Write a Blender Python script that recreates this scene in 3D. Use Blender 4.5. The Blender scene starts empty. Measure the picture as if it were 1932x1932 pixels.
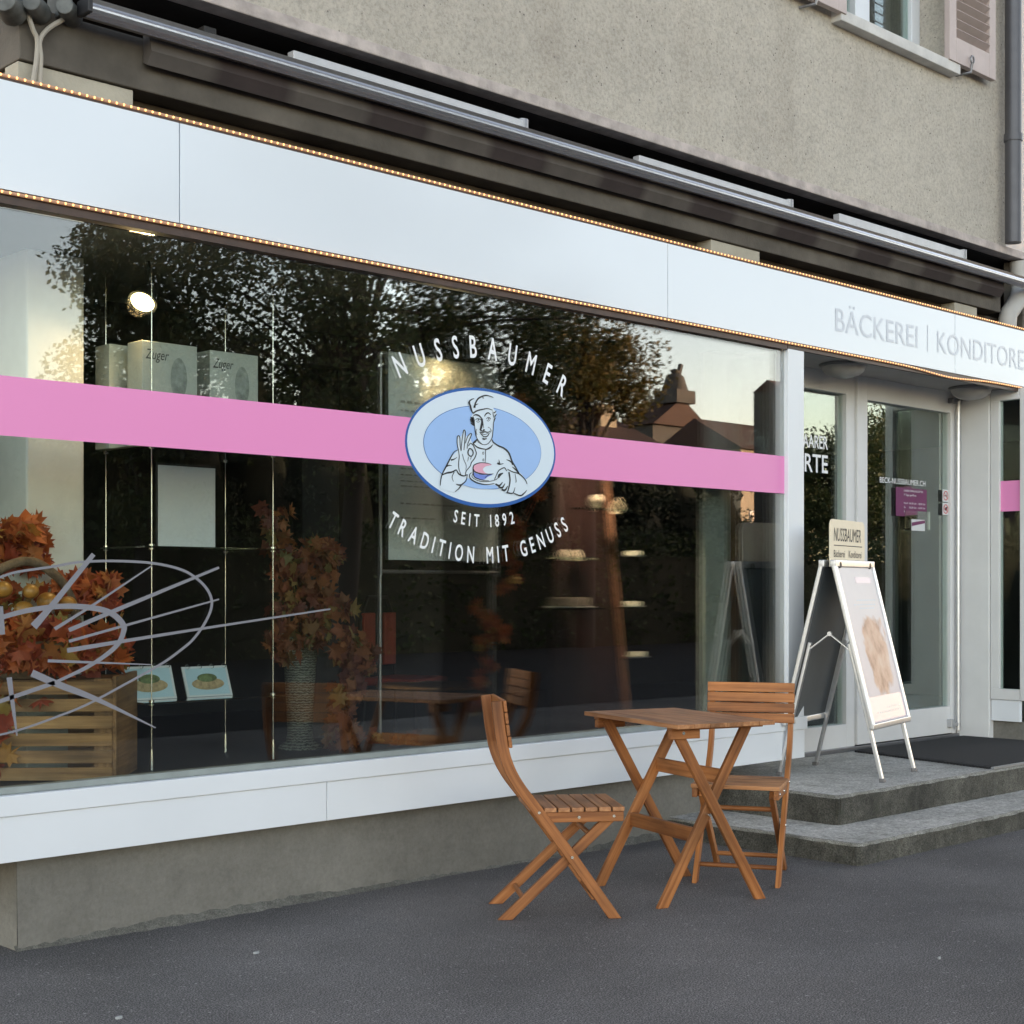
import bpy, bmesh, math, random
import numpy as np
from mathutils import Vector, Matrix
R = math.radians
random.seed(11)
rng = np.random.default_rng(11)
scene = bpy.context.scene
COL = scene.collection

# ------------------------------------------------------------------ camera, sky, sun, exposure
FPX, CXP, HZN, AL, DIST, EYE = 2850.0, 966.0, 1112.0, math.atan2(2939, 2850), 5.03, 1.30
CA, SA = math.cos(AL), math.sin(AL)
cam_d = bpy.data.cameras.new('camera'); cam = bpy.data.objects.new('camera', cam_d); COL.objects.link(cam)
cam.location = (0, -DIST, EYE)
cam.rotation_euler = (R(90), 0, AL - R(90))
cam_d.sensor_width = 36; cam_d.lens = 36 * FPX / 1932
cam_d.shift_y = (HZN - 966) / 1932
cam_d.clip_start = .05; cam_d.clip_end = 3000
scene.camera = cam

SUN_AZ, SUN_EL = (0.72, 0.69), 4.5
w = bpy.data.worlds.new('World'); scene.world = w; w.use_nodes = True
nt = w.node_tree; nt.nodes.clear()
sky = nt.nodes.new('ShaderNodeTexSky'); sky.sky_type = 'NISHITA'; sky.sun_disc = False
sky.sun_elevation = R(SUN_EL); sky.sun_rotation = math.atan2(SUN_AZ[0], SUN_AZ[1])
sky.air_density = 1.0; sky.dust_density = 1.2; sky.ozone_density = 1.0
bg = nt.nodes.new('ShaderNodeBackground'); bg.inputs['Strength'].default_value = 0.15
out = nt.nodes.new('ShaderNodeOutputWorld')
hs = nt.nodes.new('ShaderNodeHueSaturation'); hs.inputs['Saturation'].default_value = .74
tn = nt.nodes.new('ShaderNodeMix'); tn.data_type = 'RGBA'; tn.blend_type = 'MULTIPLY'; tn.inputs[0].default_value = 1; tn.inputs[7].default_value = (1.05, .96, 1.02, 1)
nt.links.new(sky.outputs[0], hs.inputs['Color']); nt.links.new(hs.outputs[0], tn.inputs[6]); 
# brighter evening haze low over the horizon
tc = nt.nodes.new('ShaderNodeTexCoord'); sp_ = nt.nodes.new('ShaderNodeSeparateXYZ'); hr = nt.nodes.new('ShaderNodeValToRGB'); hm = nt.nodes.new('ShaderNodeMix'); hm.data_type = 'RGBA'; hm.blend_type = 'MULTIPLY'; hm.inputs[0].default_value = 1
hr.color_ramp.elements[0].position = .26; hr.color_ramp.elements[0].color = (5.0, 5.0, 5.0, 1); hr.color_ramp.elements[1].position = .66; hr.color_ramp.elements[1].color = (1, 1, 1, 1)
nt.links.new(tc.outputs['Generated'], sp_.inputs[0]); nt.links.new(sp_.outputs['Z'], hr.inputs[0]); nt.links.new(tn.outputs[2], hm.inputs[6]); nt.links.new(hr.outputs[0], hm.inputs[7])
nt.links.new(hm.outputs[2], bg.inputs[0]); nt.links.new(bg.outputs[0], out.inputs[0])
sd = bpy.data.lights.new('sun', 'SUN'); sd.energy = 5.0; sd.angle = R(0.5); sd.color = (1, .72, .45)
sun = bpy.data.objects.new('sun', sd); COL.objects.link(sun)
sdir = Vector((SUN_AZ[0], SUN_AZ[1], math.hypot(*SUN_AZ) * math.tan(R(SUN_EL)))).normalized()
sun.rotation_euler = sdir.to_track_quat('Z', 'Y').to_euler(); sun.location = (0, 30, 30)
scene.view_settings.view_transform = 'Standard'; scene.view_settings.look = 'None'
scene.view_settings.exposure = 1.22; scene.view_settings.gamma = 1.0
scene.view_settings.use_curve_mapping = False
scene.cycles.use_denoising = True
scene.cycles.max_bounces = 10; scene.cycles.transparent_max_bounces = 16
scene.cycles.sample_clamp_indirect = 6.0

# photo measurement (1932-px copy of the photograph) -> metres on a vertical plane y=Y or a level plane z
def ray(px):
    u = (px - CXP) / FPX
    return (CA + SA * u, SA - CA * u)
def fp(px, py, Y):
    dx, dy = ray(px); t = (DIST + Y) / dy
    return Vector((t * dx, Y, EYE + (HZN - py) / FPX * t))
def gp(px, py, z):
    dx, dy = ray(px); t = (EYE - z) * FPX / (py - HZN)
    return Vector((t * dx, -DIST + t * dy, z))
def fx(px, Y): return fp(px, HZN, Y).x

# ------------------------------------------------------------------ materials
def nodes(name):
    m = bpy.data.materials.new(name); m.use_nodes = True
    t = m.node_tree; b = t.nodes['Principled BSDF']
    return m, t, b
def N(t, kind, **kw):
    n = t.nodes.new('ShaderNode' + kind)
    for k, v in kw.items():
        if k.startswith('i_'): n.inputs[int(k[2:])].default_value = v
        else: setattr(n, k, v)
    return n
def noise(t, vec, scale, detail=4, rough=.55):
    n = t.nodes.new('ShaderNodeTexNoise')
    n.inputs['Scale'].default_value = scale; n.inputs['Detail'].default_value = detail; n.inputs['Roughness'].default_value = rough
    if vec is not None: t.links.new(vec, n.inputs['Vector'])
    return n.outputs['Fac']
def ramp(t, fac, stops):
    n = t.nodes.new('ShaderNodeValToRGB'); cr = n.color_ramp
    while len(cr.elements) < len(stops): cr.elements.new(.5)
    for e, (p, c) in zip(cr.elements, stops):
        e.position = p; e.color = (*c, 1) if len(c) == 3 else c
    t.links.new(fac, n.inputs[0]); return n.outputs[0]
def mixc(t, fac, a, b, mode='MIX'):
    n = t.nodes.new('ShaderNodeMix'); n.data_type = 'RGBA'; n.blend_type = mode
    for sock, v in ((n.inputs[0], fac), (n.inputs[6], a), (n.inputs[7], b)):
        if hasattr(v, 'is_output'): t.links.new(v, sock)
        else: sock.default_value = v if not isinstance(v, tuple) or len(v) == 4 else (*v, 1)
    return n.outputs[2]
def bump(t, b, h, strength, dist=.01):
    n = t.nodes.new('ShaderNodeBump'); n.inputs['Strength'].default_value = strength; n.inputs['Distance'].default_value = dist
    t.links.new(h, n.inputs['Height']); t.links.new(n.outputs[0], b.inputs['Normal'])
def objco(t):
    return t.nodes.new('ShaderNodeTexCoord').outputs['Object']
def simple(name, col, rough=.5, metal=0., var=.12, scale=9., spec=.5, bmp=0., bscale=80.):
    m, t, b = nodes(name); co = objco(t)
    f = noise(t, co, scale, 5)
    lo = tuple(c * (1 - var) for c in col); hi = tuple(min(1, c * (1 + var)) for c in col)
    t.links.new(ramp(t, f, [(.3, lo), (.7, hi)]), b.inputs['Base Color'])
    b.inputs['Roughness'].default_value = rough; b.inputs['Metallic'].default_value = metal
    b.inputs['Specular IOR Level'].default_value = spec
    if bmp: bump(t, b, noise(t, co, bscale, 3), bmp, .004)
    return m
def emit(name, col, strength):
    m, t, b = nodes(name)
    b.inputs['Base Color'].default_value = (*col, 1)
    b.inputs['Emission Color'].default_value = (*col, 1); b.inputs['Emission Strength'].default_value = strength
    return m
def glass(name, k, tint=(.86, .93, .90), cap=.92, wav=0.0):
    m = bpy.data.materials.new(name); m.use_nodes = True; t = m.node_tree; t.nodes.clear()
    o = t.nodes.new('ShaderNodeOutputMaterial'); mx = t.nodes.new('ShaderNodeMixShader')
    tr = t.nodes.new('ShaderNodeBsdfTransparent'); tr.inputs[0].default_value = (*tint, 1)
    gl = t.nodes.new('ShaderNodeBsdfGlossy'); gl.inputs['Roughness'].default_value = 0.0; gl.inputs[0].default_value = (1, .985, .995, 1)
    fr = t.nodes.new('ShaderNodeFresnel'); fr.inputs[0].default_value = 1.5
    mu = t.nodes.new('ShaderNodeMath'); mu.operation = 'MULTIPLY'; mu.inputs[1].default_value = k
    mi = t.nodes.new('ShaderNodeMath'); mi.operation = 'MINIMUM'; mi.inputs[1].default_value = cap
    t.links.new(fr.outputs[0], mu.inputs[0]); t.links.new(mu.outputs[0], mi.inputs[0]); t.links.new(mi.outputs[0], mx.inputs[0])
    if wav:
        co = objco(t); bn = t.nodes.new('ShaderNodeBump'); bn.inputs['Strength'].default_value = wav; bn.inputs['Distance'].default_value = .004
        t.links.new(noise(t, co, 1.3, 1), bn.inputs['Height']); t.links.new(bn.outputs[0], gl.inputs['Normal'])
    t.links.new(tr.outputs[0], mx.inputs[1]); t.links.new(gl.outputs[0], mx.inputs[2]); t.links.new(mx.outputs[0], o.inputs[0])
    return m
def wood(name, dark, mid, light, rough=.5, knots=True):
    m, t, b = nodes(name)
    at = t.nodes.new('ShaderNodeAttribute'); at.attribute_name = 'grain'
    mp = t.nodes.new('ShaderNodeMapping'); mp.inputs['Scale'].default_value = (2.2, 55, 55)
    t.links.new(at.outputs['Vector'], mp.inputs[0])
    mp2 = t.nodes.new('ShaderNodeMapping'); mp2.inputs['Scale'].default_value = (3, 5, 5)
    t.links.new(at.outputs['Vector'], mp2.inputs[0])
    f = noise(t, mp.outputs[0], 1.0, 5, .6); g = noise(t, mp2.outputs[0], 1.0, 3)
    c = ramp(t, f, [(.28, dark), (.5, mid), (.72, light)])
    c2 = ramp(t, g, [(.28, (.50, .50, .51)), (.5, (.95, .94, .92)), (.72, (1.25, 1.24, 1.2))])
    oi = t.nodes.new('ShaderNodeObjectInfo'); c3 = ramp(t, oi.outputs['Random'], [(0, (.72, .70, .68)), (.5, (1, 1, 1)), (1, (1.32, 1.36, 1.34))])
    t.links.new(mixc(t, 1.0, mixc(t, 1.0, c, c2, 'MULTIPLY'), c3, 'MULTIPLY'), b.inputs['Base Color'])
    b.inputs['Roughness'].default_value = rough; b.inputs['Specular IOR Level'].default_value = .35
    bump(t, b, f, .25, .002)
    return m

M = {}
M['white'] = simple('white_panel', (.72, .75, .79), .32, var=.02, scale=2.5)
M['fascia'] = simple('white_glazed_panel', (.71, .76, .82), .12, var=.012, scale=1.5)
M['white_frame'] = simple('white_painted_frame', (.66, .66, .66), .4, var=.04, scale=5)
M['gasket'] = simple('grey_gasket', (.25, .28, .27), .5)
M['bronze'] = simple('bronze_strip', (.060, .034, .024), .45, var=.25, scale=14)
M['dark_gap'] = simple('dark_joint', (.03, .03, .032), .7)
M['glass'] = glass('window_glass', 1.5, (.93, .965, .95))
M['door_glass'] = glass('door_glass', .34, (.86, .93, .90))
M['thin_glass'] = glass('shelf_glass', 2.0, (.80, .92, .86))
M['alu'] = simple('aluminium', (.56, .57, .59), .42, metal=1.0, var=.06, scale=30)
M['alu_dark'] = simple('grey_aluminium', (.22, .22, .23), .4, metal=.8, var=.1, scale=20)
M['steel'] = simple('bolt_steel', (.7, .69, .66), .25, metal=1.0)
M['pink'] = simple('pink_film', (.79, .265, .54), .4, var=.015, scale=1.2)
M['film_white'] = simple('white_film', (.82, .84, .86), .5, var=.01)
M['film_grey'] = simple('grey_film', (.20, .20, .23), .6, var=.03)
M['film_silver'] = simple('silver_film', (.57, .61, .68), .35, var=.05)
M['em_blue'] = simple('blue_film', (.012, .10, .38), .4, var=.02)
M['em_pale'] = simple('pale_blue_film', (.64, .74, .83), .4, var=.01)
M['em_sky'] = simple('sky_blue_film', (.32, .50, .83), .4, var=.02)
M['em_black'] = simple('black_film', (.012, .014, .018), .45)
M['em_pink'] = simple('rose_film', (.70, .36, .48), .4, var=.03)
M['em_mid'] = simple('mid_blue_film', (.16, .24, .66), .4, var=.03)
M['rubber'] = simple('black_rubber', (.018, .018, .02), .7, bmp=.4)
M['tree_bark'] = simple('bark', (.028, .022, .018), .9, bmp=.6, bscale=30)
M['black'] = simple('matt_black', (.012, .012, .014), .6)
M['charcoal'] = simple('charcoal_paint', (.022, .022, .024), .75, var=.2, scale=3)
M['interior'] = simple('unlit_interior_plaster', (.014, .013, .013), .8, var=.3, scale=2)  # the room's dimness is put into the plaster and floor colours
M['int_floor'] = simple('unlit_interior_floor', (.045, .032, .028), .4, var=.3, scale=5)
M['paper'] = simple('paper', (.62, .64, .65), .8, var=.02, scale=4)
M['cream'] = simple('cream_board', (.72, .65, .50), .5, var=.03)
M['ink'] = simple('ink', (.03, .03, .035), .6)
M['ink_soft'] = simple('grey_ink', (.30, .31, .31), .7)
M['oak'] = wood('pale_wood', (.13, .065, .026), (.22, .115, .046), (.30, .17, .075), .6)
M['teak'] = wood('stained_wood', (.15, .048, .014), (.30, .112, .034), (.41, .172, .058), .55)
M['teak_dry'] = wood('weathered_stained_wood', (.20, .085, .036), (.34, .155, .068), (.46, .24, .115), .55)
M['darkwood'] = wood('dark_red_wood', (.05, .018, .012), (.09, .03, .018), (.13, .045, .025), .5)
M['brownwood'] = wood('brown_wood', (.17, .078, .046), (.28, .13, .08), (.36, .18, .11), .5)

def mk_roughcast():
    m, t, b = nodes('roughcast_render'); co = objco(t)
    big = noise(t, co, .55, 4); fine = noise(t, co, 55, 6, .7); mid = noise(t, co, 9, 4)
    c = ramp(t, big, [(.3, (.435, .40, .35)), (.7, (.56, .52, .455))])
    c = mixc(t, .55, c, ramp(t, fine, [(.34, (.55, .53, .51)), (.52, (.98, .97, .95)), (.68, (1.2, 1.19, 1.17))]), 'MULTIPLY')
    c = mixc(t, .35, c, ramp(t, mid, [(.3, (.78, .78, .78)), (.7, (1.1, 1.1, 1.1))]), 'MULTIPLY')
    vo = t.nodes.new('ShaderNodeTexVoronoi'); vo.inputs['Scale'].default_value = 34; t.links.new(co, vo.inputs['Vector'])
    spk = ramp(t, vo.outputs['Distance'], [(.10, (1, 1, 1)), (.20, (0, 0, 0))])
    gate = ramp(t, noise(t, co, 14, 2), [(.52, (0, 0, 0)), (.60, (1, 1, 1))])
    spk = mixc(t, 1.0, spk, gate, 'MULTIPLY')
    c = mixc(t, spk, c, (.10, .09, .085))
    # rain streaks that run straight down
    mp = t.nodes.new('ShaderNodeMapping'); mp.inputs['Scale'].default_value = (2.6, 1, .30); t.links.new(co, mp.inputs[0])
    st = ramp(t, noise(t, mp.outputs[0], 1.0, 5), [(.55, (1, 1, 1)), (.80, (.84, .82, .80))])
    c = mixc(t, 1.0, c, st, 'MULTIPLY')
    t.links.new(c, b.inputs['Base Color']); b.inputs['Roughness'].default_value = .92
    bump(t, b, fine, .75, .012); return m
M['roughcast'] = mk_roughcast()
def mk_concrete(name, base, dark, moss=True, scale=1.0, speck=.6, blot=.6):
    m, t, b = nodes(name); co = objco(t)
    a = noise(t, co, 2.1 * scale, 6, .65); f = noise(t, co, 70 * scale, 5, .75); g = noise(t, co, 13 * scale, 5, .7)
    c = ramp(t, a, [(.28, dark), (.68, base)])
    c = mixc(t, speck, c, ramp(t, f, [(.36, (.25, .25, .24)), (.5, (.9, .9, .88)), (.64, (1.6, 1.6, 1.58))]), 'MULTIPLY')
    c = mixc(t, blot, c, ramp(t, g, [(.34, (.55, .54, .52)), (.6, (1.08, 1.08, 1.08))]), 'MULTIPLY')
    if moss:
        mo = ramp(t, noise(t, co, 5 * scale, 6, .7), [(.60, (0, 0, 0)), (.72, (.55, .55, .55))])
        c = mixc(t, mo, c, (.055, .062, .04))
    t.links.new(c, b.inputs['Base Color']); b.inputs['Roughness'].default_value = .88
    bump(t, b, f, .7, .008); return m
M['concrete'] = mk_concrete('step_concrete', (.62, .60, .57), (.40, .39, .365))
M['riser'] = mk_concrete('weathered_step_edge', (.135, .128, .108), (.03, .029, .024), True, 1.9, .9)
M['worn_edge'] = mk_concrete('worn_step_nosing', (.40, .39, .36), (.16, .155, .135), False, 3.0, .9)
M['plinth'] = mk_concrete('plinth_render', (.215, .205, .182), (.15, .143, .127), False, .7, .15, .28)
def mk_asphalt():
    m, t, b = nodes('asphalt'); co = objco(t)
    big = noise(t, co, .9, 5, .6); mid = noise(t, co, 26, 5, .7); f = noise(t, co, 170, 2, .9)
    c = ramp(t, big, [(.3, (.080, .076, .075)), (.7, (.150, .142, .140))])
    c = mixc(t, 1.0, c, ramp(t, noise(t, co, .33, 3), [(.40, (.84, .84, .85)), (.50, (1, 1, 1)), (.62, (1.10, 1.08, 1.06))]), 'MULTIPLY')
    c = mixc(t, 1.0, c, ramp(t, noise(t, co, 3.1, 6, .75), [(.24, (.62, .61, .61)), (.36, (1, 1, 1))]), 'MULTIPLY')
    c = mixc(t, .8, c, ramp(t, f, [(.38, (.12, .12, .13)), (.50, (.8, .8, .8)), (.62, (3.0, 2.95, 2.9))]), 'MULTIPLY')
    c = mixc(t, .5, c, ramp(t, mid, [(.3, (.65, .65, .65)), (.65, (1.15, 1.15, 1.15))]), 'MULTIPLY')
    vo = t.nodes.new('ShaderNodeTexVoronoi'); vo.inputs['Scale'].default_value = 48; t.links.new(co, vo.inputs['Vector'])
    sp = ramp(t, vo.outputs['Distance'], [(.15, (1, 1, 1)), (.27, (0, 0, 0))])
    sp = mixc(t, 1.0, sp, ramp(t, noise(t, co, 31, 2), [(.54, (0, 0, 0)), (.62, (.85, .85, .85))]), 'MULTIPLY')
    c = mixc(t, sp, c, (.36, .345, .33))
    t.links.new(c, b.inputs['Base Color']); b.inputs['Roughness'].default_value = .82
    bump(t, b, f, .45, .004); return m
M['asphalt'] = mk_asphalt()
def island(name, stops, rough=.6, trans=0.):
    m, t, b = nodes(name)
    g = t.nodes.new('ShaderNodeNewGeometry')
    c = ramp(t, g.outputs['Random Per Island'], stops)
    t.links.new(c, b.inputs['Base Color']); b.inputs['Roughness'].default_value = rough
    if trans:
        o = t.nodes['Material Output']; tl = t.nodes.new('ShaderNodeBsdfTranslucent'); mx = t.nodes.new('ShaderNodeMixShader')
        mx.inputs[0].default_value = trans; t.links.new(c, tl.inputs[0])
        t.links.new(b.outputs[0], mx.inputs[1]); t.links.new(tl.outputs[0], mx.inputs[2]); t.links.new(mx.outputs[0], o.inputs[0])
    return m
M['maple_shaded'] = island('shaded_autumn_leaf', [(0, (.07, .015, .010)), (.3, (.15, .036, .013)), (.55, (.19, .066, .018)), (.75, (.10, .022, .010)), (.9, (.18, .11, .026)), (1, (.09, .08, .025))], .7, .1)  # maple colours darkened to paint in the dim light on the bouquet
M['maple'] = island('autumn_leaf', [(0, (.20, .022, .010)), (.25, (.36, .062, .016)), (.5, (.42, .11, .02)), (.72, (.26, .032, .013)), (.92, (.40, .22, .04)), (1, (.2, .16, .035))], .6, .15)
M['leaf'] = island('street_tree_leaf', [(0, (.035, .055, .018)), (.5, (.06, .085, .025)), (1, (.10, .09, .03))], .6, .3)
M['leaf_sunlit'] = island('sunlit_tree_leaf', [(0, (.07, .08, .02)), (.5, (.14, .11, .025)), (1, (.22, .14, .03))], .6, .3)  # leaf colours warmed and lightened, low sunlight painted in
M['hedge'] = island('hedge_leaf', [(0, (.03, .05, .018)), (1, (.06, .085, .028))], .7, .2)

# ------------------------------------------------------------------ mesh helpers
class MB:
    def __init__(s): s.v = []; s.f = []; s.g = []; s.mi = []; s.cur = 0
    def add(s, vs, fs, gs=None):
        o = len(s.v); s.v += [tuple(x) for x in vs]
        s.g += gs if gs else [tuple(x) for x in vs]
        s.f += [tuple(i + o for i in f) for f in fs]; s.mi += [s.cur] * len(fs)
        return s
    def box(s, a, b):
        x0, y0, z0 = (min(p, q) for p, q in zip(a, b)); x1, y1, z1 = (max(p, q) for p, q in zip(a, b))
        vs = [(x, y, z) for z in (z0, z1) for y in (y0, y1) for x in (x0, x1)]
        d = (x1 - x0, y1 - y0, z1 - z0); ax = d.index(max(d)); off = random.random() * 9
        gs = [(q[ax] + off, q[(ax + 1) % 3] + off, q[(ax + 2) % 3]) for q in vs]
        return s.add(vs, [(0, 2, 3, 1), (4, 5, 7, 6), (0, 1, 5, 4), (1, 3, 7, 5), (3, 2, 6, 7), (2, 0, 4, 6)], gs)
    def bar(s, p, q, w, h, up=(0, 0, 1)):
        p, q = Vector(p), Vector(q); d = (q - p).normalized(); sd_ = d.cross(Vector(up)).normalized(); u = sd_.cross(d)
        vs, gs = [], []; off = random.random() * 9; L = (q - p).length
        for e, l in ((p, 0), (q, L)):
            for a, b in ((-1, -1), (1, -1), (1, 1), (-1, 1)):
                vs.append(e + sd_ * a * w / 2 + u * b * h / 2); gs.append((l + off, a * w / 2 + off, b * h / 2))
        return s.add(vs, [(3, 2, 1, 0), (4, 5, 6, 7), (0, 1, 5, 4), (1, 2, 6, 5), (2, 3, 7, 6), (3, 0, 4, 7)], gs)
    def tube(s, pts, r, n=10, cap=True):
        pts = [Vector(p) for p in pts]; rr = r if isinstance(r, (list, tuple)) else [r] * len(pts)
        vs, fs, gs = [], [], []; prev = None; L = 0; off = random.random() * 9
        for i, p in enumerate(pts):
            d = (pts[min(i + 1, len(pts) - 1)] - pts[max(i - 1, 0)]).normalized()
            if prev is None: prev = d.orthogonal().normalized()
            a = (prev - d * prev.dot(d)).normalized(); b = d.cross(a); prev = a
            if i: L += (p - pts[i - 1]).length
            for k in range(n):
                t = 2 * math.pi * k / n; q = a * math.cos(t) + b * math.sin(t)
                vs.append(p + q * rr[i]); gs.append((L + off, math.cos(t) * rr[i], math.sin(t) * rr[i]))
        for i in range(len(pts) - 1):
            for k in range(n): fs.append((i * n + k, i * n + (k + 1) % n, (i + 1) * n + (k + 1) % n, (i + 1) * n + k))
        if cap: fs.append(tuple(range(n))[::-1]); fs.append(tuple((len(pts) - 1) * n + k for k in range(n)))
        return s.add(vs, fs, gs)
    def lathe(s, c, prof, n=24, cap=True):
        vs, fs = [], []
        for r, z in prof:
            for k in range(n):
                t = 2 * math.pi * k / n; vs.append((c[0] + r * math.cos(t), c[1] + r * math.sin(t), c[2] + z))
        for i in range(len(prof) - 1):
            for k in range(n): fs.append((i * n + k, i * n + (k + 1) % n, (i + 1) * n + (k + 1) % n, (i + 1) * n + k))
        if cap: fs.append(tuple(range(n))[::-1]); fs.append(tuple((len(prof) - 1) * n + k for k in range(n)))
        return s.add(vs, fs)
    def ball(s, c, r, n=12, m=8, sq=(1, 1, 1)):
        prof = [(max(1e-4, r * math.sin(math.pi * i / m)) , -r * math.cos(math.pi * i / m)) for i in range(m + 1)]
        o = len(s.v); s.lathe((0, 0, 0), prof, n, False)
        for i in range(o, len(s.v)):
            x, y, z = s.v[i]; s.v[i] = (c[0] + x * sq[0], c[1] + y * sq[1], c[2] + z * sq[2])
        return s
    def poly(s, pts): return s.add(pts, [tuple(range(len(pts)))])
    def sheet_poly(s, pts):           # any outline, fanned from its middle (star-shaped outlines)
        c = sum((Vector(p) for p in pts), Vector()) / len(pts); n = len(pts)
        return s.add([c] + list(pts), [(0, 1 + k, 1 + (k + 1) % n) for k in range(n)])
    def prism(s, pts, d):             # outline + thickness vector
        d = Vector(d); n = len(pts); p = [Vector(q) for q in pts]
        off = random.random() * 9
        return s.add(p + [q + d for q in p], [tuple(range(n))[::-1], tuple(range(n, 2 * n))] + [(k, (k + 1) % n, n + (k + 1) % n, n + k) for k in range(n)])
    def build(s, name, mats, parent=None, bevel=0., smooth=True, local=False):
        me = bpy.data.meshes.new(name)
        P0 = ORG.get(parent.name) if (parent is not None and not local) else None
        vs = s.v
        if P0 is not None: vs = [tuple(P0 @ Vector(q)) for q in s.v]
        me.from_pydata(vs, [], s.f)
        at = me.attributes.new('grain', 'FLOAT_VECTOR', 'POINT'); at.data.foreach_set('vector', np.array(s.g, dtype=np.float32).ravel())
        ml = mats if isinstance(mats, (list, tuple)) else [mats]
        for q in ml: me.materials.append(M[q])
        if len(ml) > 1: me.polygons.foreach_set('material_index', s.mi)
        bm = bmesh.new(); bm.from_mesh(me)
        if bevel:
            ed = [e for e in bm.edges if len(e.link_faces) == 2 and e.calc_face_angle(0) > R(40)]
            bmesh.ops.bevel(bm, geom=ed, offset=bevel, segments=2, profile=.6, affect='EDGES', clamp_overlap=True)
        bmesh.ops.recalc_face_normals(bm, faces=bm.faces); bm.to_mesh(me); bm.free()
        if smooth:
            me.polygons.foreach_set('use_smooth', [True] * len(me.polygons)); 
            if bevel:                       # area-weighted normals keep the big faces flat and only round the edges
                nv = len(me.vertices); acc = np.zeros((nv, 3))
                for p in me.polygons:
                    v_ = np.array(p.normal) * p.area
                    for i in p.vertices: acc[i] += v_
                ln = np.linalg.norm(acc, axis=1); ln[ln == 0] = 1; acc /= ln[:, None]
                me.normals_split_custom_set_from_vertices([tuple(q) for q in acc])
            else: me.set_sharp_from_angle(angle=R(38))
        me.update()
        o = bpy.data.objects.new(name, me); COL.objects.link(o)
        if parent is not None:
            o.parent = parent; ORG[o.name] = ORG[parent.name]
        else: ORG[o.name] = Matrix()
        return o
ORG = {}
def tag(o, label=None, cat=None, group=None, kind=None):
    for k, v in (('label', label), ('category', cat), ('group', group), ('kind', kind)):
        if v: o[k] = v
    return o
def thing(name, label, cat, loc=(0, 0, 0), rz=0., group=None):
    o = bpy.data.objects.new(name, None); COL.objects.link(o); o.empty_display_size = .1
    o.location = loc; o.rotation_euler = (0, 0, rz)
    ORG[o.name] = (Matrix.Translation(loc) @ Matrix.Rotation(rz, 4, 'Z')).inverted()
    return tag(o, label, cat, group)
def dup(root, loc, rz, label, group=None):
    r = root.copy(); COL.objects.link(r); r.location = loc; r.rotation_euler = (0, 0, rz); r['label'] = label
    if group: r['group'] = group
    for ch in list(root.children):
        c = ch.copy(); COL.objects.link(c); c.parent = r
        for g in ch.children:
            d = g.copy(); COL.objects.link(d); d.parent = c
    return r
def text_mesh(txt, size=1.0, xs=1.0, bold=0.):
    cu = bpy.data.curves.new('lettering_curve', 'FONT'); cu.body = txt; cu.size = size; cu.resolution_u = 3; cu.offset = bold
    o = bpy.data.objects.new('lettering_curve', cu); COL.objects.link(o)
    bpy.context.view_layer.update()
    me = bpy.data.meshes.new_from_object(o.evaluated_get(bpy.context.evaluated_depsgraph_get()))
    vs = [(v.co.x * xs, v.co.y) for v in me.vertices]; fs = [tuple(p.vertices) for p in me.polygons]
    bpy.data.objects.remove(o); bpy.data.curves.remove(cu); bpy.data.meshes.remove(me)
    return vs, fs
CAP = None
def text_line(mb, txt, p, ux, uz, cap, xs=.8, width=None, shear=0., bold=0.):
    """flat lettering: p start of baseline, ux along, uz up, cap height in metres, optional total width"""
    vs, fs = text_mesh(txt, bold=bold)
    if not vs: return 0
    h = .729                          # cap height of the built-in face at size 1
    k = cap / h; x0 = min(a for a, b in vs); x1 = max(a for a, b in vs)
    kx = (width / (x1 - x0)) if width else k * xs
    p, ux, uz = Vector(p), Vector(ux), Vector(uz)
    mb.add([p + ux * ((a - x0) * kx + shear * b * k) + uz * (b * k) for a, b in vs], fs)
    return (x1 - x0) * kx
def spline(pts, n=8):
    pts = [Vector(p) for p in pts]
    if len(pts) < 3: return pts
    q = [2 * pts[0] - pts[1]] + pts + [2 * pts[-1] - pts[-2]]; out_ = []
    for i in range(1, len(q) - 2):
        a, b, c, d = q[i - 1:i + 3]
        for k in range(n):
            t = k / n
            out_.append(.5 * (2 * b + (c - a) * t + (2 * a - 5 * b + 4 * c - d) * t * t + (3 * b - a - 3 * c + d) * t ** 3))
    return out_ + [pts[-1]]
def stroke(mb, pts, w, to3, curve=True, n=7):
    """ribbon through 2-D points; w = one width or (start, middle, end)"""
    p = [Vector((a, b, 0)) for a, b in pts]; p = spline(p, n) if curve and len(p) > 2 else p
    if len(p) == 2: p = [p[0].lerp(p[1], k / 6) for k in range(7)]
    ws = w if isinstance(w, (tuple, list)) else (w, w, w); vs, m = [], len(p)
    for i, q in enumerate(p):
        d = (p[min(i + 1, m - 1)] - p[max(i - 1, 0)])
        d = d.normalized() if d.length else Vector((1, 0, 0)); nn = Vector((-d.y, d.x, 0)); t = i / (m - 1)
        wd = ws[0] + (ws[1] - ws[0]) * t * 2 if t < .5 else ws[1] + (ws[2] - ws[1]) * (t - .5) * 2
        for sg in (-1, 1):
            e = q + nn * sg * wd / 2; vs.append(to3(e.x, e.y))
    mb.add(vs, [(2 * i, 2 * i + 2, 2 * i + 3, 2 * i + 1) for i in range(m - 1)])
def ellipse(cx, cz, a, b, Y, n=72): return [(cx + a * math.cos(2 * math.pi * k / n), Y, cz + b * math.sin(2 * math.pi * k / n)) for k in range(n)]
def ring(mb, cx, cz, a, b, t, Y, n=96):
    o = ellipse(cx, cz, a, b, Y, n); i = ellipse(cx, cz, a - t, b - t, Y, n)
    mb.add(o + i, [(k, (k + 1) % n, n + (k + 1) % n, n + k) for k in range(n)])
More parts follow.
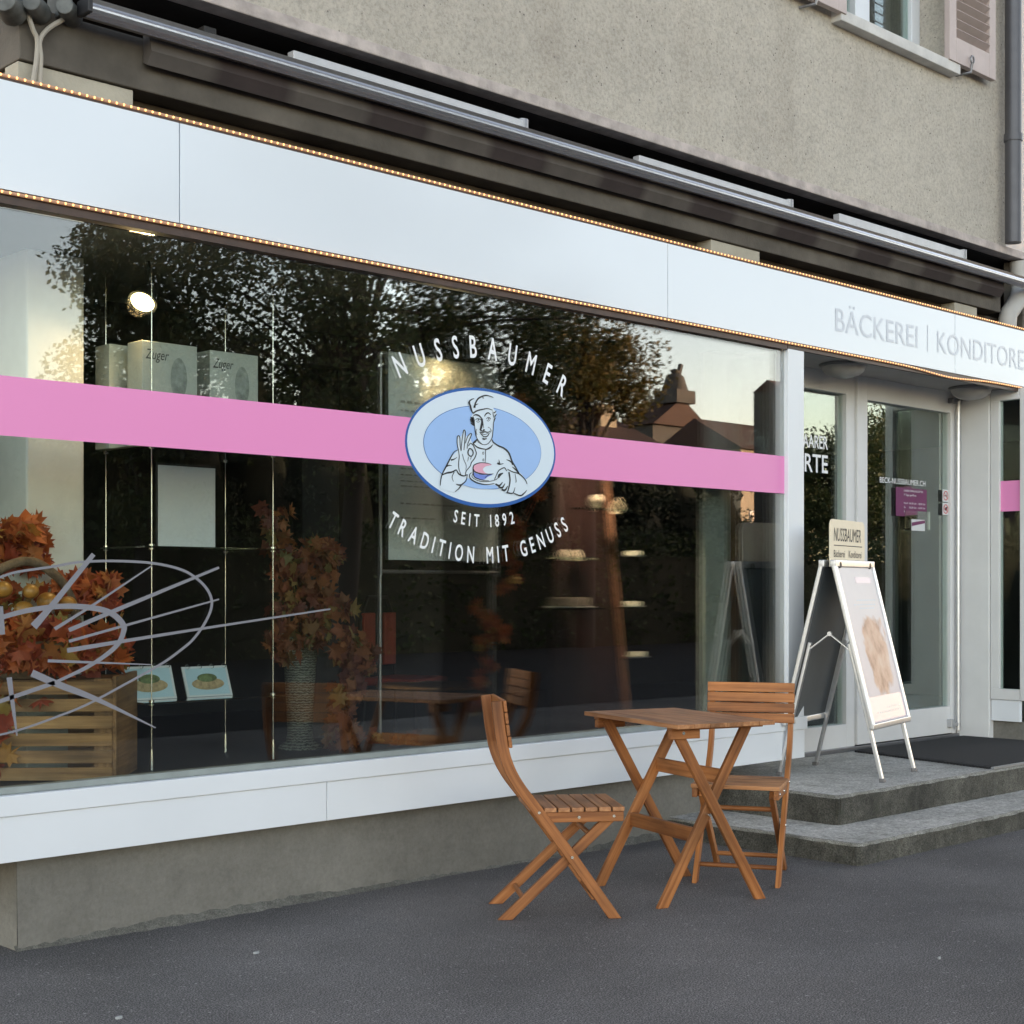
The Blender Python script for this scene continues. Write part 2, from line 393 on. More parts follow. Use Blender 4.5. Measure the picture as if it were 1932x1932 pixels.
# ------------------------------------------------------------------ setting: one asphalt sheet
g = MB()
g.add([(-150, -150, 0), (250, -150, 0), (250, 150, 0), (-150, 150, 0)], [(0, 1, 2, 3)])
tag(g.build('ground', 'asphalt'), kind='structure')
M['road'] = simple('darkened_road_asphalt', (.028, .028, .031), .9, var=.25, scale=3, spec=.2, bmp=.5, bscale=150)  # road strip added and coloured dark to blacken low reflections in the glass
g = MB(); g.add([(-150, -18.2, .004), (250, -18.2, .004), (250, -6.6, .004), (-150, -6.6, .004)], [(0, 1, 2, 3)]); tag(g.build('road', 'road'), kind='structure')


# ------------------------------------------------------------------ the bakery building
XL, XP0, XP1, XR, YD = 2.00, 7.05, 7.20, 9.72, 0.47       # left end, corner post, recess right side, door plane
ZF0, ZF1, ZG1, ZG0 = 2.70, 3.083, 2.66, 0.60              # fascia, glass
WX0, WX1, WY = 2.50, 9.70, 0.08                           # main wall
shop = thing('shop_building', 'bakery with grey roughcast upper wall, white sign band and wide striped shop window', 'building')

# upper wall with the window opening (kept as strips round the hole)
HX0, HX1, HZ0, HZ1 = 7.75, 8.92, 4.66, 6.10
wz0, wz1 = 3.66, 9.6
m = MB()
m.box((WX0, WY, wz0), (HX0, WY + .34, wz1)); m.box((HX1, WY, wz0), (WX1, WY + .34, wz1))
m.box((HX0, WY, wz0), (HX1, WY + .34, HZ0)); m.box((HX0, WY, HZ1), (HX1, WY + .34, wz1))
m.box((WX0, WY + .34, wz0), (WX0 + .3, 9, wz1)); m.box((WX1 - .3, WY + .34, wz0), (WX1, 9, wz1)); m.box((WX0 + .3, 8.7, wz0), (WX1 - .3, 9, wz1))
m.build('upper_wall', 'roughcast', shop)
M['ledge'] = simple('pinkish_drip_ledge', (.44, .385, .36), .85, var=.25, scale=12, bmp=.6)
m = MB(); m.box((WX0 - .03, WY - .022, 3.605), (13.5, WY + .075, 3.658)); m.build('drip_ledge', 'ledge', shop, bevel=.006)
m = MB(); m.add([(WX0 - .4, -.4, 9.6), (WX1 + .4, -.4, 9.6), (WX1 + .4, 9.4, 9.6), (WX0 - .4, 9.4, 9.6), (WX0 - .4, 4.5, 12.4), (WX1 + .4, 4.5, 12.4)],
               [(0, 1, 5, 4), (2, 3, 4, 5), (1, 2, 5), (3, 0, 4), (3, 2, 1, 0)])
M['rooftile'] = simple('clay_roof', (.075, .04, .03), .85, var=.3, scale=20)
m.build('roof', 'rooftile', shop, smooth=False)
# niche over the sign band where the awning hangs
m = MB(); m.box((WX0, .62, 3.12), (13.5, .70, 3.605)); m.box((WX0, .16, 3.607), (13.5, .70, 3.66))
M['niche'] = simple('shade_dark_niche', (.028, .024, .023), .9, var=.35, scale=6)  # shade of the deep niche painted in as a near-black colour
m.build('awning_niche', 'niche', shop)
M['beam'] = simple('shade_brown_beam', (.095, .083, .068), .85, var=.32, scale=4.5, bmp=.5, bscale=60)  # brown takes in dirt and the shade under the awning
M['beam_low'] = simple('brown_lower_beam', (.145, .125, .098), .85, var=.25, scale=4.5, bmp=.4, bscale=60)
M['pillar'] = simple('cream_pillar', (.40, .37, .30), .85, var=.14, scale=5, bmp=.5, bscale=60)
m = MB(); m.box((WX0, WY, 3.20), (WX1 - .07, .60, 3.40)); m.build('beam', 'beam', shop, bevel=.006)
m = MB(); m.box((WX0 + .02, .20, 2.72), (13.5, .60, 3.197)); m.build('recessed_wall', 'beam_low', shop)
for a, b in ((WX0, fx(250, .10)), (fx(1340, .10), fx(1432, .10)), (fx(1800, .10), fx(1842, .10))):
    m = MB(); m.box((a, .095, 2.86), (b, .198, 3.197)); m.build('pillar', 'pillar', shop, bevel=.004)
# plinth, shell, floor and ceiling
m = MB()
px_ = [WX0 + i * .2 for i in range(19)] + [6.40]
rr = random.Random(3)
vs = []
for x in px_: vs += [(x, .10 + rr.uniform(-.004, .004), -.02), (x, .10 + rr.uniform(-.012, .002), .03 + rr.uniform(-.012, .02)), (x, .105, .36), (x, .60, .36)]
m.add(vs, [(4 * i + k, 4 * i + 4 + k, 4 * i + 5 + k, 4 * i + 1 + k) for i in range(len(px_) - 1) for k in range(3)])
m.add([(WX0, .10, -.02), (WX0, .105, .36), (WX0, 8.8, .36), (WX0, 8.8, -.02)], [(0, 1, 2, 3)])
m.build('plinth', 'plinth', shop)
m = MB(); m.box((WX0 + .02, .50, .0), (13.4, 6.2, .25)); m.box((XL + .02, .075, .40), (XP1 - .02, 1.15, .545)); m.build('display_floor', 'black', shop)
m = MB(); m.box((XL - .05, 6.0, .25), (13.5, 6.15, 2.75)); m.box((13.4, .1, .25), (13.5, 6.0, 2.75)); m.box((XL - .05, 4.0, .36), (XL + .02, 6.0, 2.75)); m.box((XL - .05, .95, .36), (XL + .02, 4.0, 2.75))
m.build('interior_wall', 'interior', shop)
m = MB(); m.box((XL - .05, .05, ZF0 + .005), (13.5, 6.15, 2.76)); M['ceil'] = simple('dark_ceiling', (.10, .095, .09), .8, var=.1)
m.build('interior_ceiling', 'ceil', shop)
M['soffit'] = simple('grey_soffit', (.36, .35, .35), .7, var=.06)
m = MB(); m.box((XP1 + .002, .028, ZF0 - .012), (XR - .002, YD - .005, ZF0 + .003)); m.build('entrance_soffit', 'soffit', shop)

# sign band: four glazed panels butted with thin dark joints
seams = [1.55, fx(339, 0), fx(1260, 0), fx(1802, 0), 12.6]
panels = []
for i in range(4):
    m = MB(); m.box((seams[i] + (.0025 if i else 0), 0, ZF0), (seams[i + 1] - .0025, .05, ZF1)); panels.append(m.build('sign_panel', 'fascia', shop, bevel=.0015))
m = MB(); m.box((1.55, .0505, ZF0 + .006), (12.6, .075, ZF1 - .004)); m.build('panel_backing', 'dark_gap', shop)
m = MB(); m.box((1.55, .004, 2.652), (XP1 - .155, .055, ZF0 - .002)); m.box((XP1 - .15, .004, 2.660), (12.6, .026, ZF0 - .002)); m.build('lower_trim', 'bronze', shop)
m = MB(); m.box((1.55, .006, ZF1 + .001), (12.6, .09, ZF1 + .012)); m.build('upper_trim', 'bronze', shop)
# thin grey capitals on the band
def band_text(panel, txt, x0, x1, y0, cap, name='lettering'):
    m = MB(); text_line(m, txt, (x0, -.002, y0), (1, 0, 0), (0, 0, 1), cap, width=x1 - x0); return m.build(name, 'film_silver', panel, smooth=False)
zb0 = fp(1600, 629, 0).z; capb = fp(1600, 582, 0).z - zb0 - .004
kx0, kx1 = fx(1768, 0), fx(1802, 0)
band_text(panels[2], 'BÄCKEREI', fx(1576, 0), fx(1731, 0), zb0, capb)
m = MB(); xb = fx(1750, 0); m.add([(xb - .004, -.002, zb0 - .01), (xb + .004, -.002, zb0 - .01), (xb + .004, -.002, zb0 + capb + .012), (xb - .004, -.002, zb0 + capb + .012)], [(0, 1, 2, 3)]); m.build('divider', 'film_silver', panels[2])
lx = fx(1768, 0); kw = (fx(1918, 0) - lx)
kon = 'KONDITOREI'; m = MB(); vs_, fs_ = text_mesh(kon); xa = min(v[0] for v in vs_); xz = max(v[0] for v in vs_)
text_line(m, kon, (lx, -.002, zb0), (1, 0, 0), (0, 0, 1), capb, width=(fx(1937, 0) - lx) * 1.0)
m.build('lettering', 'film_silver', panels[3], smooth=False)

# shop window: frame > glass, stripe, emblem, lettering, line drawing
m = MB()
m.box((XP0, .0, .36), (XP1, .10, 2.658))                                   # corner post
m.box((XP1 - .06, .10, .36), (XP1, .20, 2.66))
win = m.build('shop_window', 'white', shop, bevel=.003)
m = MB(); m.box((XL, .022, .578), (XP0, .075, .602)); m.build('glazing_bead', 'gasket', win, bevel=.003)
m = MB(); m.box((XL, -.014, .505), (XP1 + .015, .075, .577)); m.build('window_sill', 'white', win, bevel=.003)
for a, b in ((XL, fx(616, 0) - .002), (fx(616, 0) + .002, XP1)):
    m = MB(); m.box((a, -.004, .342), (b, .02, .5035)); m.build('base_panel', 'white', win, bevel=.002)
m = MB(); m.box((XL, .021, .345), (XP1 - .002, .07, .5035)); m.build('panel_backing', 'dark_gap', win)
YG = .030
m = MB(); m.box((XL, YG, .60), (XP0 + .002, YG + .012, 2.645)); m.build('glass_pane', 'glass', win, smooth=False)
m = MB(); m.box((XL - .02, .045, .60), (XL - .008, .95, 2.66)); m.build('corner_pane', 'glass', win, smooth=False)
m = MB(); m.box((XL - .03, .076, .342), (XL, .94, .598)); m.build('corner_base_panel', 'white', win)
m = MB(); m.box((XL - .03, .02, ZF0), (XL, 4.0, ZF1)); m.build('corner_fascia', 'white', win)
m = MB(); m.box((XP1 - .045, .20, .55), (XP1 - .037, YD, 2.66)); m.build('side_pane', 'thin_glass', win, smooth=False)
YV = YG - .0015
sz0 = (fp(0, 822, YV).z + fp(1480, 931, YV).z) / 2; sz1 = (fp(0, 706, YV).z + fp(1480, 862, YV).z) / 2
m = MB(); m.add([(XL, YV, sz0), (XP0, YV, sz0), (XP0, YV, sz1), (XL, YV, sz1)], [(0, 1, 2, 3)]); m.build('pink_stripe', 'pink', win)
# ---- round emblem of the baker
ECX, ECZ, EA, EB = 4.725, 1.948, .471, .273
em = MB(); L = lambda k: YV - .0008 * k
def em_to(k): return lambda x, y: fp(732.2 + x * .1809, 698.9 + y * .1809, L(k))
em.cur = 0; em.sheet_poly(ellipse(ECX, ECZ, EA, EB, L(1)))
em.cur = 1; em.sheet_poly(ellipse(ECX, ECZ + .002, EA - .0115, EB - .0145, L(2)))
em.cur = 0; em.sheet_poly(ellipse(4.727, 1.949, .369, .190, L(3)))
em.cur = 2; em.sheet_poly(ellipse(4.727, 1.949, .3665, .1875, L(4)))
em.cur = 1
def fill(pts, k, smooth_=True):
    q = [(p.x, p.y) for p in spline([(a, b, 0) for a, b in pts + [pts[0]]], 4)[:-1]] if smooth_ else pts
    bmx = bmesh.new(); f_ = bmx.faces.new([bmx.verts.new((a, -b, 0)) for a, b in q]); bmesh.ops.triangulate(bmx, faces=[f_])
    bmx.verts.ensure_lookup_table(); bmx.verts.index_update()
    em.add([em_to(k)(v.co.x, -v.co.y) for v in bmx.verts], [tuple(v.index for v in f.verts) for f in bmx.faces]); bmx.free()
fill([(842, 330), (890, 295), (960, 262), (1050, 270), (1098, 320), (1100, 400), (1130, 440), (1108, 520), (1095, 640), (1085, 730), (1130, 775), (1230, 830), (1290, 930), (1345, 1040), (1400, 1090), (1450, 1180), (1450, 1250), (1380, 1310), (1240, 1275), (1120, 1210), (1010, 1190), (870, 1140), (820, 1120), (780, 1190), (690, 1275), (540, 1230), (550, 1110), (600, 1000), (650, 910), (730, 830), (715, 740), (725, 675), (760, 690), (790, 615), (815, 690), (865, 655), (860, 720), (880, 760), (930, 710), (905, 600), (880, 560), (860, 500), (880, 455), (850, 390)], 5, False)
# cake, plate
em.cur = 3; fill([(885, 1020), (900, 985), (960, 965), (1040, 968), (1080, 985), (1020, 1000), (990, 1030), (1010, 1065), (1050, 1080), (950, 1075), (900, 1050)], 6)
em.cur = 4; fill([(890, 1060), (940, 1080), (1010, 1090), (1090, 1085), (1040, 1110), (1000, 1140), (940, 1130), (895, 1100)], 6)
em.cur = 2; fill([(770, 1190), (830, 1125), (900, 1175), (1010, 1200), (1110, 1195), (1140, 1225), (1040, 1238), (900, 1228)], 6)
em.cur = 5
S = lambda pts, wd: stroke(em, pts, tuple(q * 1.3 + 1.5 for q in wd) if isinstance(wd, tuple) else wd * 1.6, em_to(7))
for pts, wd in (
    # hat
    ([(845, 335), (858, 370), (868, 410), (885, 447)], (10, 14, 6)), ([(845, 345), (850, 320), (880, 298), (900, 295)], (16, 8, 3)),
    ([(905, 385), (910, 345), (945, 290), (1010, 262), (1060, 268), (1098, 282)], (10, 12, 3)), ([(900, 390), (905, 365), (940, 348)], (16, 10, 3)),
    ([(885, 447), (930, 420), (990, 405), (1040, 398), (1090, 415)], (12, 9, 4)), ([(985, 280), (998, 292)], (3, 8, 2)),
    # hair
    ([(862, 482), (872, 500), (886, 520)], (3, 18, 8)), ([(855, 505), (872, 525), (890, 545)], (3, 22, 12)), ([(860, 545), (882, 560), (902, 575)], (3, 14, 8)), ([(885, 480), (890, 520), (900, 575)], (6, 22, 8)),
    ([(1130, 420), (1112, 440), (1098, 440)], (2, 9, 3)), ([(1135, 455), (1118, 470), (1112, 490)], (2, 9, 4)), ([(1122, 495), (1110, 510), (1102, 540)], (3, 10, 4)), ([(1092, 425), (1098, 470), (1108, 500)], (2, 5, 3)),
    # face
    ([(903, 575), (910, 640), (920, 690), (935, 720)], (4, 6, 4)), ([(1100, 540), (1095, 620), (1085, 700), (1060, 745), (1030, 770), (990, 772), (955, 745), (935, 720)], (5, 5, 3)),
    ([(890, 472), (915, 462), (945, 470), (970, 492)], (4, 12, 8)), ([(1005, 480), (1020, 455), (1045, 442), (1072, 462)], (5, 10, 4)),
    ([(970, 490), (980, 540), (972, 590), (962, 625)], (8, 18, 14)), ([(962, 625), (985, 632), (1005, 620), (990, 612)], (10, 10, 3)), ([(985, 500), (992, 560), (998, 600)], (3, 4, 3)),
    ([(912, 515), (930, 502), (955, 508), (968, 518)], (3, 5, 3)), ([(922, 530), (940, 540), (958, 528)], (3, 3, 2)), ([(938, 512), (944, 522)], (10, 12, 6)),
    ([(1025, 505), (1042, 490), (1062, 495), (1072, 508)], (3, 5, 3)), ([(1030, 520), (1048, 528), (1066, 512)], (3, 3, 2)), ([(1046, 500), (1051, 511)], (10, 12, 6)),
    ([(955, 645), (985, 648), (1010, 640), (1040, 645), (1066, 632)], (6, 9, 4)), ([(962, 655), (1000, 690), (1035, 685), (1058, 650)], (4, 9, 4)), ([(985, 705), (1000, 716), (1030, 710)], (8, 14, 6)), ([(978, 660), (1010, 668), (1045, 655)], (3, 4, 2)),
    ([(925, 610), (918, 640), (930, 672)], (3, 4, 2)), ([(1062, 600), (1074, 625), (1068, 650)], (2, 4, 2)), ([(1040, 590), (1060, 600)], (2, 4, 2)),
    # collar, jacket
    ([(932, 715), (905, 745), (885, 760)], (8, 16, 10)), ([(885, 762), (930, 800), (975, 815), (1015, 822)], (6, 10, 6)), ([(1015, 828), (1060, 808), (1092, 775)], (8, 12, 4)),
    ([(930, 720), (945, 750), (990, 775)], (5, 4, 3)), ([(1085, 722), (1100, 750), (1150, 785), (1215, 815), (1262, 865), (1290, 940), (1330, 1010), (1365, 1070)], (7, 13, 7)),
    ([(1015, 825), (1018, 890), (1012, 960)], (5, 4, 3)), ([(986, 852), (998, 852), (998, 872), (987, 872), (986, 852)], 3), ([(988, 923), (998, 923), (998, 942), (989, 942), (988, 923)], 3),
    ([(730, 828), (690, 850), (655, 905), (612, 990), (570, 1070), (552, 1130), (545, 1200)], (4, 11, 5)), ([(655, 935), (690, 925), (720, 905)], (14, 7, 2)), ([(605, 1000), (640, 990), (665, 992)], (12, 7, 2)),
    ([(565, 1090), (610, 1070), (665, 1060), (712, 1035)], (6, 14, 8)), ([(712, 1035), (740, 1080), (790, 1100), (828, 1085)], (7, 11, 5)), ([(690, 1060), (668, 1110), (682, 1160)], (5, 5, 2)),
    ([(828, 1085), (812, 1150), (770, 1190), (735, 1235), (698, 1265)], (4, 9, 4)), ([(708, 1185), (740, 1195), (780, 1188)], (4, 12, 5)),
    ([(1235, 930), (1280, 950), (1300, 985)], (3, 9, 8)), ([(1295, 1005), (1330, 1035), (1368, 1075)], (3, 9, 7)), ([(1245, 1030), (1300, 1058), (1370, 1080), (1430, 1140), (1450, 1185)], (5, 9, 4)),
    ([(1260, 1060), (1272, 1150), (1255, 1240), (1240, 1275)], (12, 9, 6)), ([(1325, 1080), (1335, 1150), (1330, 1170)], (3, 5, 2)), ([(1235, 1272), (1300, 1280), (1325, 1220)], (9, 8, 3)), ([(1310, 1280), (1380, 1305), (1420, 1280), (1447, 1248)], (6, 11, 3)),
    ([(1140, 965), (1165, 978), (1205, 970)], (16, 9, 2)), ([(1155, 930), (1165, 975)], (2, 6, 8)),
    # raised hand
    ([(735, 835), (722, 770), (722, 700), (735, 680), (748, 700), (752, 770), (762, 840)], (5, 7, 4)), ([(762, 840), (770, 740), (785, 640), (796, 622), (806, 650), (800, 740), (792, 830)], (4, 7, 4)),
    ([(806, 760), (830, 690), (858, 658), (870, 668), (850, 720), (830, 770), (825, 815)], (4, 7, 4)), ([(838, 790), (860, 760), (890, 785), (915, 840), (920, 870), (900, 920), (870, 960), (855, 1000), (815, 1050), (805, 1095)], (5, 7, 5)),
    ([(832, 850), (850, 815), (878, 830), (888, 865), (868, 895), (840, 880), (832, 850)], (9, 8, 9)), ([(735, 835), (742, 900), (735, 980), (740, 1030), (760, 1085)], (4, 6, 4)), ([(775, 870), (790, 930), (815, 990), (812, 1040)], (3, 4, 2)), ([(840, 900), (830, 950)], (3, 4, 2)), ([(868, 900), (860, 930)], (3, 4, 2)),
    # plate and cake, other hand
    ([(885, 1020), (900, 985), (960, 963), (1030, 966), (1078, 980)], (8, 6, 2)), ([(885, 1020), (905, 1055), (970, 1078), (1040, 1082), (1100, 1078)], (7, 9, 3)), ([(888, 1025), (890, 1085), (915, 1120), (990, 1145), (1050, 1148)], (8, 7, 3)),
    ([(870, 1065), (850, 1090), (862, 1130), (930, 1172), (1020, 1190), (1110, 1180)], (5, 9, 5)), ([(880, 1080), (880, 1115), (940, 1150), (1020, 1160), (1110, 1145), (1150, 1120)], (3, 5, 4)),
    ([(1110, 1140), (1130, 1090), (1155, 1045), (1190, 1022), (1215, 1015), (1240, 1050)], (4, 7, 5)), ([(1150, 1120), (1165, 1090), (1200, 1070)], (12, 22, 6)), ([(1120, 1185), (1160, 1200), (1195, 1165)], (12, 14, 4)), ([(1150, 1212), (1190, 1222), (1220, 1180)], (12, 14, 4)), ([(1185, 1240), (1220, 1248), (1248, 1205)], (12, 13, 4)), ([(1010, 1120), (1040, 1095), (1090, 1080)], (3, 4, 2)),
): S(pts, wd)
em.build('round_emblem', ['em_blue', 'em_pale', 'em_sky', 'em_pink', 'em_mid', 'em_black'], win, smooth=False)
# ---- curved lettering
def circle3(a, b, c):
    (ax, ay), (bx, by), (cx, cy) = a, b, c; d = 2 * (ax * (by - cy) + bx * (cy - ay) + cx * (ay - by))
    ux = ((ax * ax + ay * ay) * (by - cy) + (bx * bx + by * by) * (cy - ay) + (cx * cx + cy * cy) * (ay - by)) / d
    uy = ((ax * ax + ay * ay) * (cx - bx) + (bx * bx + by * by) * (ax - cx) + (cx * cx + cy * cy) * (bx - ax)) / d
    return ux, uy, math.hypot(ax - ux, ay - uy)
def arc_text(mb, txt, pa, pb, pc, cap, mat_y, xs, over):
    P = [fp(*q, mat_y) for q in (pa, pb, pc)]; ux, uz, r = circle3(*[(p.x, p.z) for p in P])
    an = [math.atan2(p.z - uz, p.x - ux) for p in P]
    if not over: an = [a if a < 0 else a - 2 * math.pi for a in an]
    k = cap / .729
    adv = []
    for ch in txt:
        if ch == ' ': adv.append((None, None, .30 * k * xs / .8)); continue
        vs, fs = text_mesh(ch, bold=.016); a = min(v[0] for v in vs); b = max(v[0] for v in vs); adv.append(([(x - a, y) for x, y in vs], fs, (b - a) * k * xs))
    tot = sum(a[2] for a in adv); gap = (abs(an[2] - an[0]) * r - tot) / (len(txt) - 1)
    s = 0; sg = -1 if over else 1
    for vs, fs, wd in adv:
        if vs is not None:
            mid = an[0] + sg * (s + wd / 2) / r
            ex = Vector((-math.sin(mid), 0, math.cos(mid))) * sg; ez = Vector((math.cos(mid), 0, math.sin(mid))) * (1 if over else -1)
            base = Vector((ux + r * math.cos(mid), mat_y, uz + r * math.sin(mid)))
            mb.add([base + ex * (x * k * xs - wd / 2) + ez * (y * k) for x, y in vs], fs)
        s += wd + gap
YT = YV
m = MB(); arc_text(m, 'NUSSBAUMER', (754, 713), (905, 675), (1061, 749), .103, YT, .60, True); m.build('name_lettering', 'film_white', win, smooth=False)
m = MB(); arc_text(m, 'TRADITION MIT GENUSS', (730, 991), (897, 1062), (1073, 999), .077, YT, .60, False); m.build('motto_lettering', 'film_white', win, smooth=False)
m = MB(); arc_text(m, 'SEIT 1892', (855, 984), (910, 994), (971, 987), .058, YT, .68, False); m.build('year_lettering', 'film_white', win, smooth=False)
# ---- grey line drawing, lower left
ld = MB()
to4 = lambda x, y: fp(x / 3, 644 + y / 3, YV); to7 = lambda x, y: fp(x / 3, 1288 + y / 3, YV - .0006)
for pts, wd in (
    ([(-200, 1400), (0, 1335), (100, 1305), (300, 1275), (450, 1250), (640, 1243), (860, 1255), (1020, 1290), (1110, 1340), (1170, 1400), (1198, 1465), (1190, 1530), (1150, 1610), (1090, 1690), (1020, 1750), (930, 1815), (800, 1890), (700, 1945), (500, 2052), (330, 2122), (100, 2202), (-150, 2260)], (14, 15, 12)),
    ([(-150, 1615), (0, 1565), (150, 1525), (300, 1503), (430, 1500), (560, 1515), (640, 1545), (695, 1600), (700, 1640), (670, 1710), (600, 1775), (500, 1840), (400, 1890), (300, 1935)], (26, 34, 16))): stroke(ld, pts, wd, to4)
to5 = lambda x, y: fp(x / 3, 644 + y / 3, YV - .0005)
for pts, wd in (([(530, 1205), (290, 1500), (190, 1615)], (26, 34, 46)), ([(860, 1270), (530, 1490), (310, 1628)], (8, 14, 20)), ([(1240, 1280), (660, 1520), (390, 1635)], (14, 24, 24)), ([(1240, 1460), (720, 1605), (390, 1698)], (9, 14, 17)), ([(1870, 1515), (1150, 1625), (680, 1700), (380, 1750)], (9, 17, 28)), ([(270, 1808), (860, 1830)], (18, 12, 5)), ([(0, 1500), (12, 1660)], (34, 34, 34))): stroke(ld, pts, wd, to5)
for pts, wd in (([(180, -55), (330, 10), (560, 100), (880, 255)], (42, 36, 7)), ([(52, -30), (96, 300)], (32, 22, 8)), ([(-60, 125), (120, 65), (310, 0)], (24, 24, 24))): stroke(ld, pts, wd, to7)
ld.build('line_drawing', 'film_grey', win, smooth=False)

M['pale_green'] = simple('pale_green_panel', (.62, .72, .65), .5, var=.06)
m = MB(); m.box((fx(1331, .24), .24, .55), (fx(1378, .24), .262, 2.05)); m.build('side_panel', 'pale_green', win, bevel=.003)
m = MB(); m.box((fx(1384, .25), .25, .55), (fx(1392, .25), .27, 2.05)); m.box((fx(1393, .25), .252, .55), (fx(1401, .25), .268, 2.05)); m.build('panel_edge', 'oak', win, bevel=.002)
# entrance: side light and door leaf in the recess
ZP = .255
dx0, dx1, dx2 = fx(1613, YD), fx(1791, YD), 9.66
jx0, jx1, sx0 = fx(1345, YD), fx(1401, YD), fx(1597, YD)
ztop, zhead = fp(1632, 712, YD).z, ZF0 - .01
gz1 = fp(1632, 755, YD).z; gz0 = fp(1632, 1348, YD).z
m = MB(); m.box((jx0, YD, ZP), (jx1, YD + .07, zhead)); m.box((sx0, YD, ZP), (dx0 - .003, YD + .07, zhead)); m.box((jx1, YD, ZP), (sx0, YD + .069, ZP + .175))
m.box((jx1, YD, gz1 + .02), (sx0, YD + .069, zhead)); m.box((dx0 - .003, YD, ztop + .01), (XR, YD + .069, zhead))
m.box((dx1 + .035, YD, ZP), (XR, YD + .07, ztop + .01))
side = m.build('side_light', 'white_frame', shop, bevel=.003)
m = MB(); m.box((jx1 - .005, YD + .03, ZP + .17), (sx0 + .005, YD + .045, gz1 + .03)); m.build('glass_pane', 'door_glass', side, smooth=False)
yl = YD + .0285
m = MB()
def door_text(m, txt, xa, xb, ya, yb, fix='r'):
    """capitals whose right end sits at pixel xb; ya..yb cap top/base there"""
    b = fp(xb, yb, yl); cap = fp(xb, ya, yl).z - b.z
    return b, cap
b, cap = door_text(m, '', 0, 1562, 823, 848); wv = (fx(1562, yl) - fx(1518, yl)) / 4.85 * 6
text_line(m, 'BAARER', (b.x - wv, yl, b.z), (1, 0, 0), (0, 0, 1), cap, width=wv, bold=.012)
b, cap = door_text(m, '', 0, 1562, 858, 893); wv = (fx(1562, yl) - fx(1520, yl)) / 2.5 * 5
text_line(m, 'TORTE', (b.x - wv, yl, b.z), (1, 0, 0), (0, 0, 1), cap, width=wv, bold=.012)
m.build('lettering', 'film_white', side, smooth=False)
m = MB()                                               # "Original" in brush script
q0 = fp(1410, 838, yl)
text_line(m, 'Original', q0, (1, 0, -.02), (0, 0, 1), .105, xs=.85, shear=.45, bold=.012); m.build('script_lettering', 'film_white', side, smooth=False)
# door leaf
m = MB(); z0 = ZP + .035
lx0, lx1 = dx0 + .002, dx1 + .03
m.box((lx0, YD - .02, z0), (lx0 + .115, YD + .045, ztop)); m.box((lx1 - .045, YD - .02, z0), (lx1, YD + .045, ztop))
m.box((lx0 + .115, YD - .02, z0), (lx1 - .045, YD + .044, gz0 - .0)); m.box((lx0 + .115, YD - .02, gz1), (lx1 - .045, YD + .044, ztop))
door = m.build('entrance_door', 'white_frame', shop, bevel=.003)
m = MB(); m.box((lx0 + .11, YD + .005, gz0 - .01), (lx1 - .04, YD + .02, gz1 + .01)); m.build('glass_pane', 'door_glass', door, smooth=False)
m = MB(); m.tube([(lx1 + .012, YD - .045, z0 + .02), (lx1 + .012, YD - .045, ztop - .03)], .017, 14); m.build('hinge_tube', 'alu', door)
m = MB(); m.box((lx1 - .10, YD - .06, z0 + .045), (lx1 - .055, YD - .021, z0 + .10)); m.box((lx1 - .055, YD - .055, z0 + .05), (lx1 + .02, YD - .03, z0 + .075)); m.build('hinge', 'alu', door, bevel=.003)
m = MB(); m.box((lx1 - .085, YD - .06, ztop - .085), (lx1 - .02, YD - .021, ztop - .05)); m.tube([(lx1 - .03, YD - .05, ztop - .06), (lx1 + .05, YD - .05, ztop - .05)], .012); m.build('hinge', 'alu_dark', door, bevel=.003)
yd = YD + .0035
m = MB(); a = fp(1660, 910, yd); text_line(m, 'BECK-NUSSBAUMER.CH', a, (1, 0, 0), (0, 0, 1), fp(1660, 899, yd).z - a.z, width=fx(1746, yd) - a.x); m.build('web_address', 'film_white', door, smooth=False)
M['plum'] = simple('plum_film', (.15, .028, .10), .45)
c0, c1 = fp(1690, 973, yd), fp(1748, 924, yd)
m = MB(); m.box((c0.x, yd - .002, c0.z), (c1.x, yd, c1.z)); note = m.build('opening_hours', 'plum', door)
m = MB(); hh = c1.z - c0.z
for k, (t_, wd, cp) in enumerate((('UNSERE ÖFFNUNGSZEITEN', .62, .055), ('7 Tage geöffnet', .40, .05), ('', 0, 0), ('Mo-Fr  06.30 Uhr - 18.30 Uhr', .70, .05), ('Sa       06.30 Uhr - 16.00 Uhr', .70, .05), ('So       08.00 Uhr - 16.00 Uhr', .70, .05))):
    if t_: text_line(m, t_, (c0.x + .25 * (c1.x - c0.x), yd - .003, c1.z - hh * (.13 + .145 * k)), (1, 0, 0), (0, 0, 1), hh * .068, width=wd * (c1.x - c0.x))
m.build('printing', 'film_white', door, smooth=False)
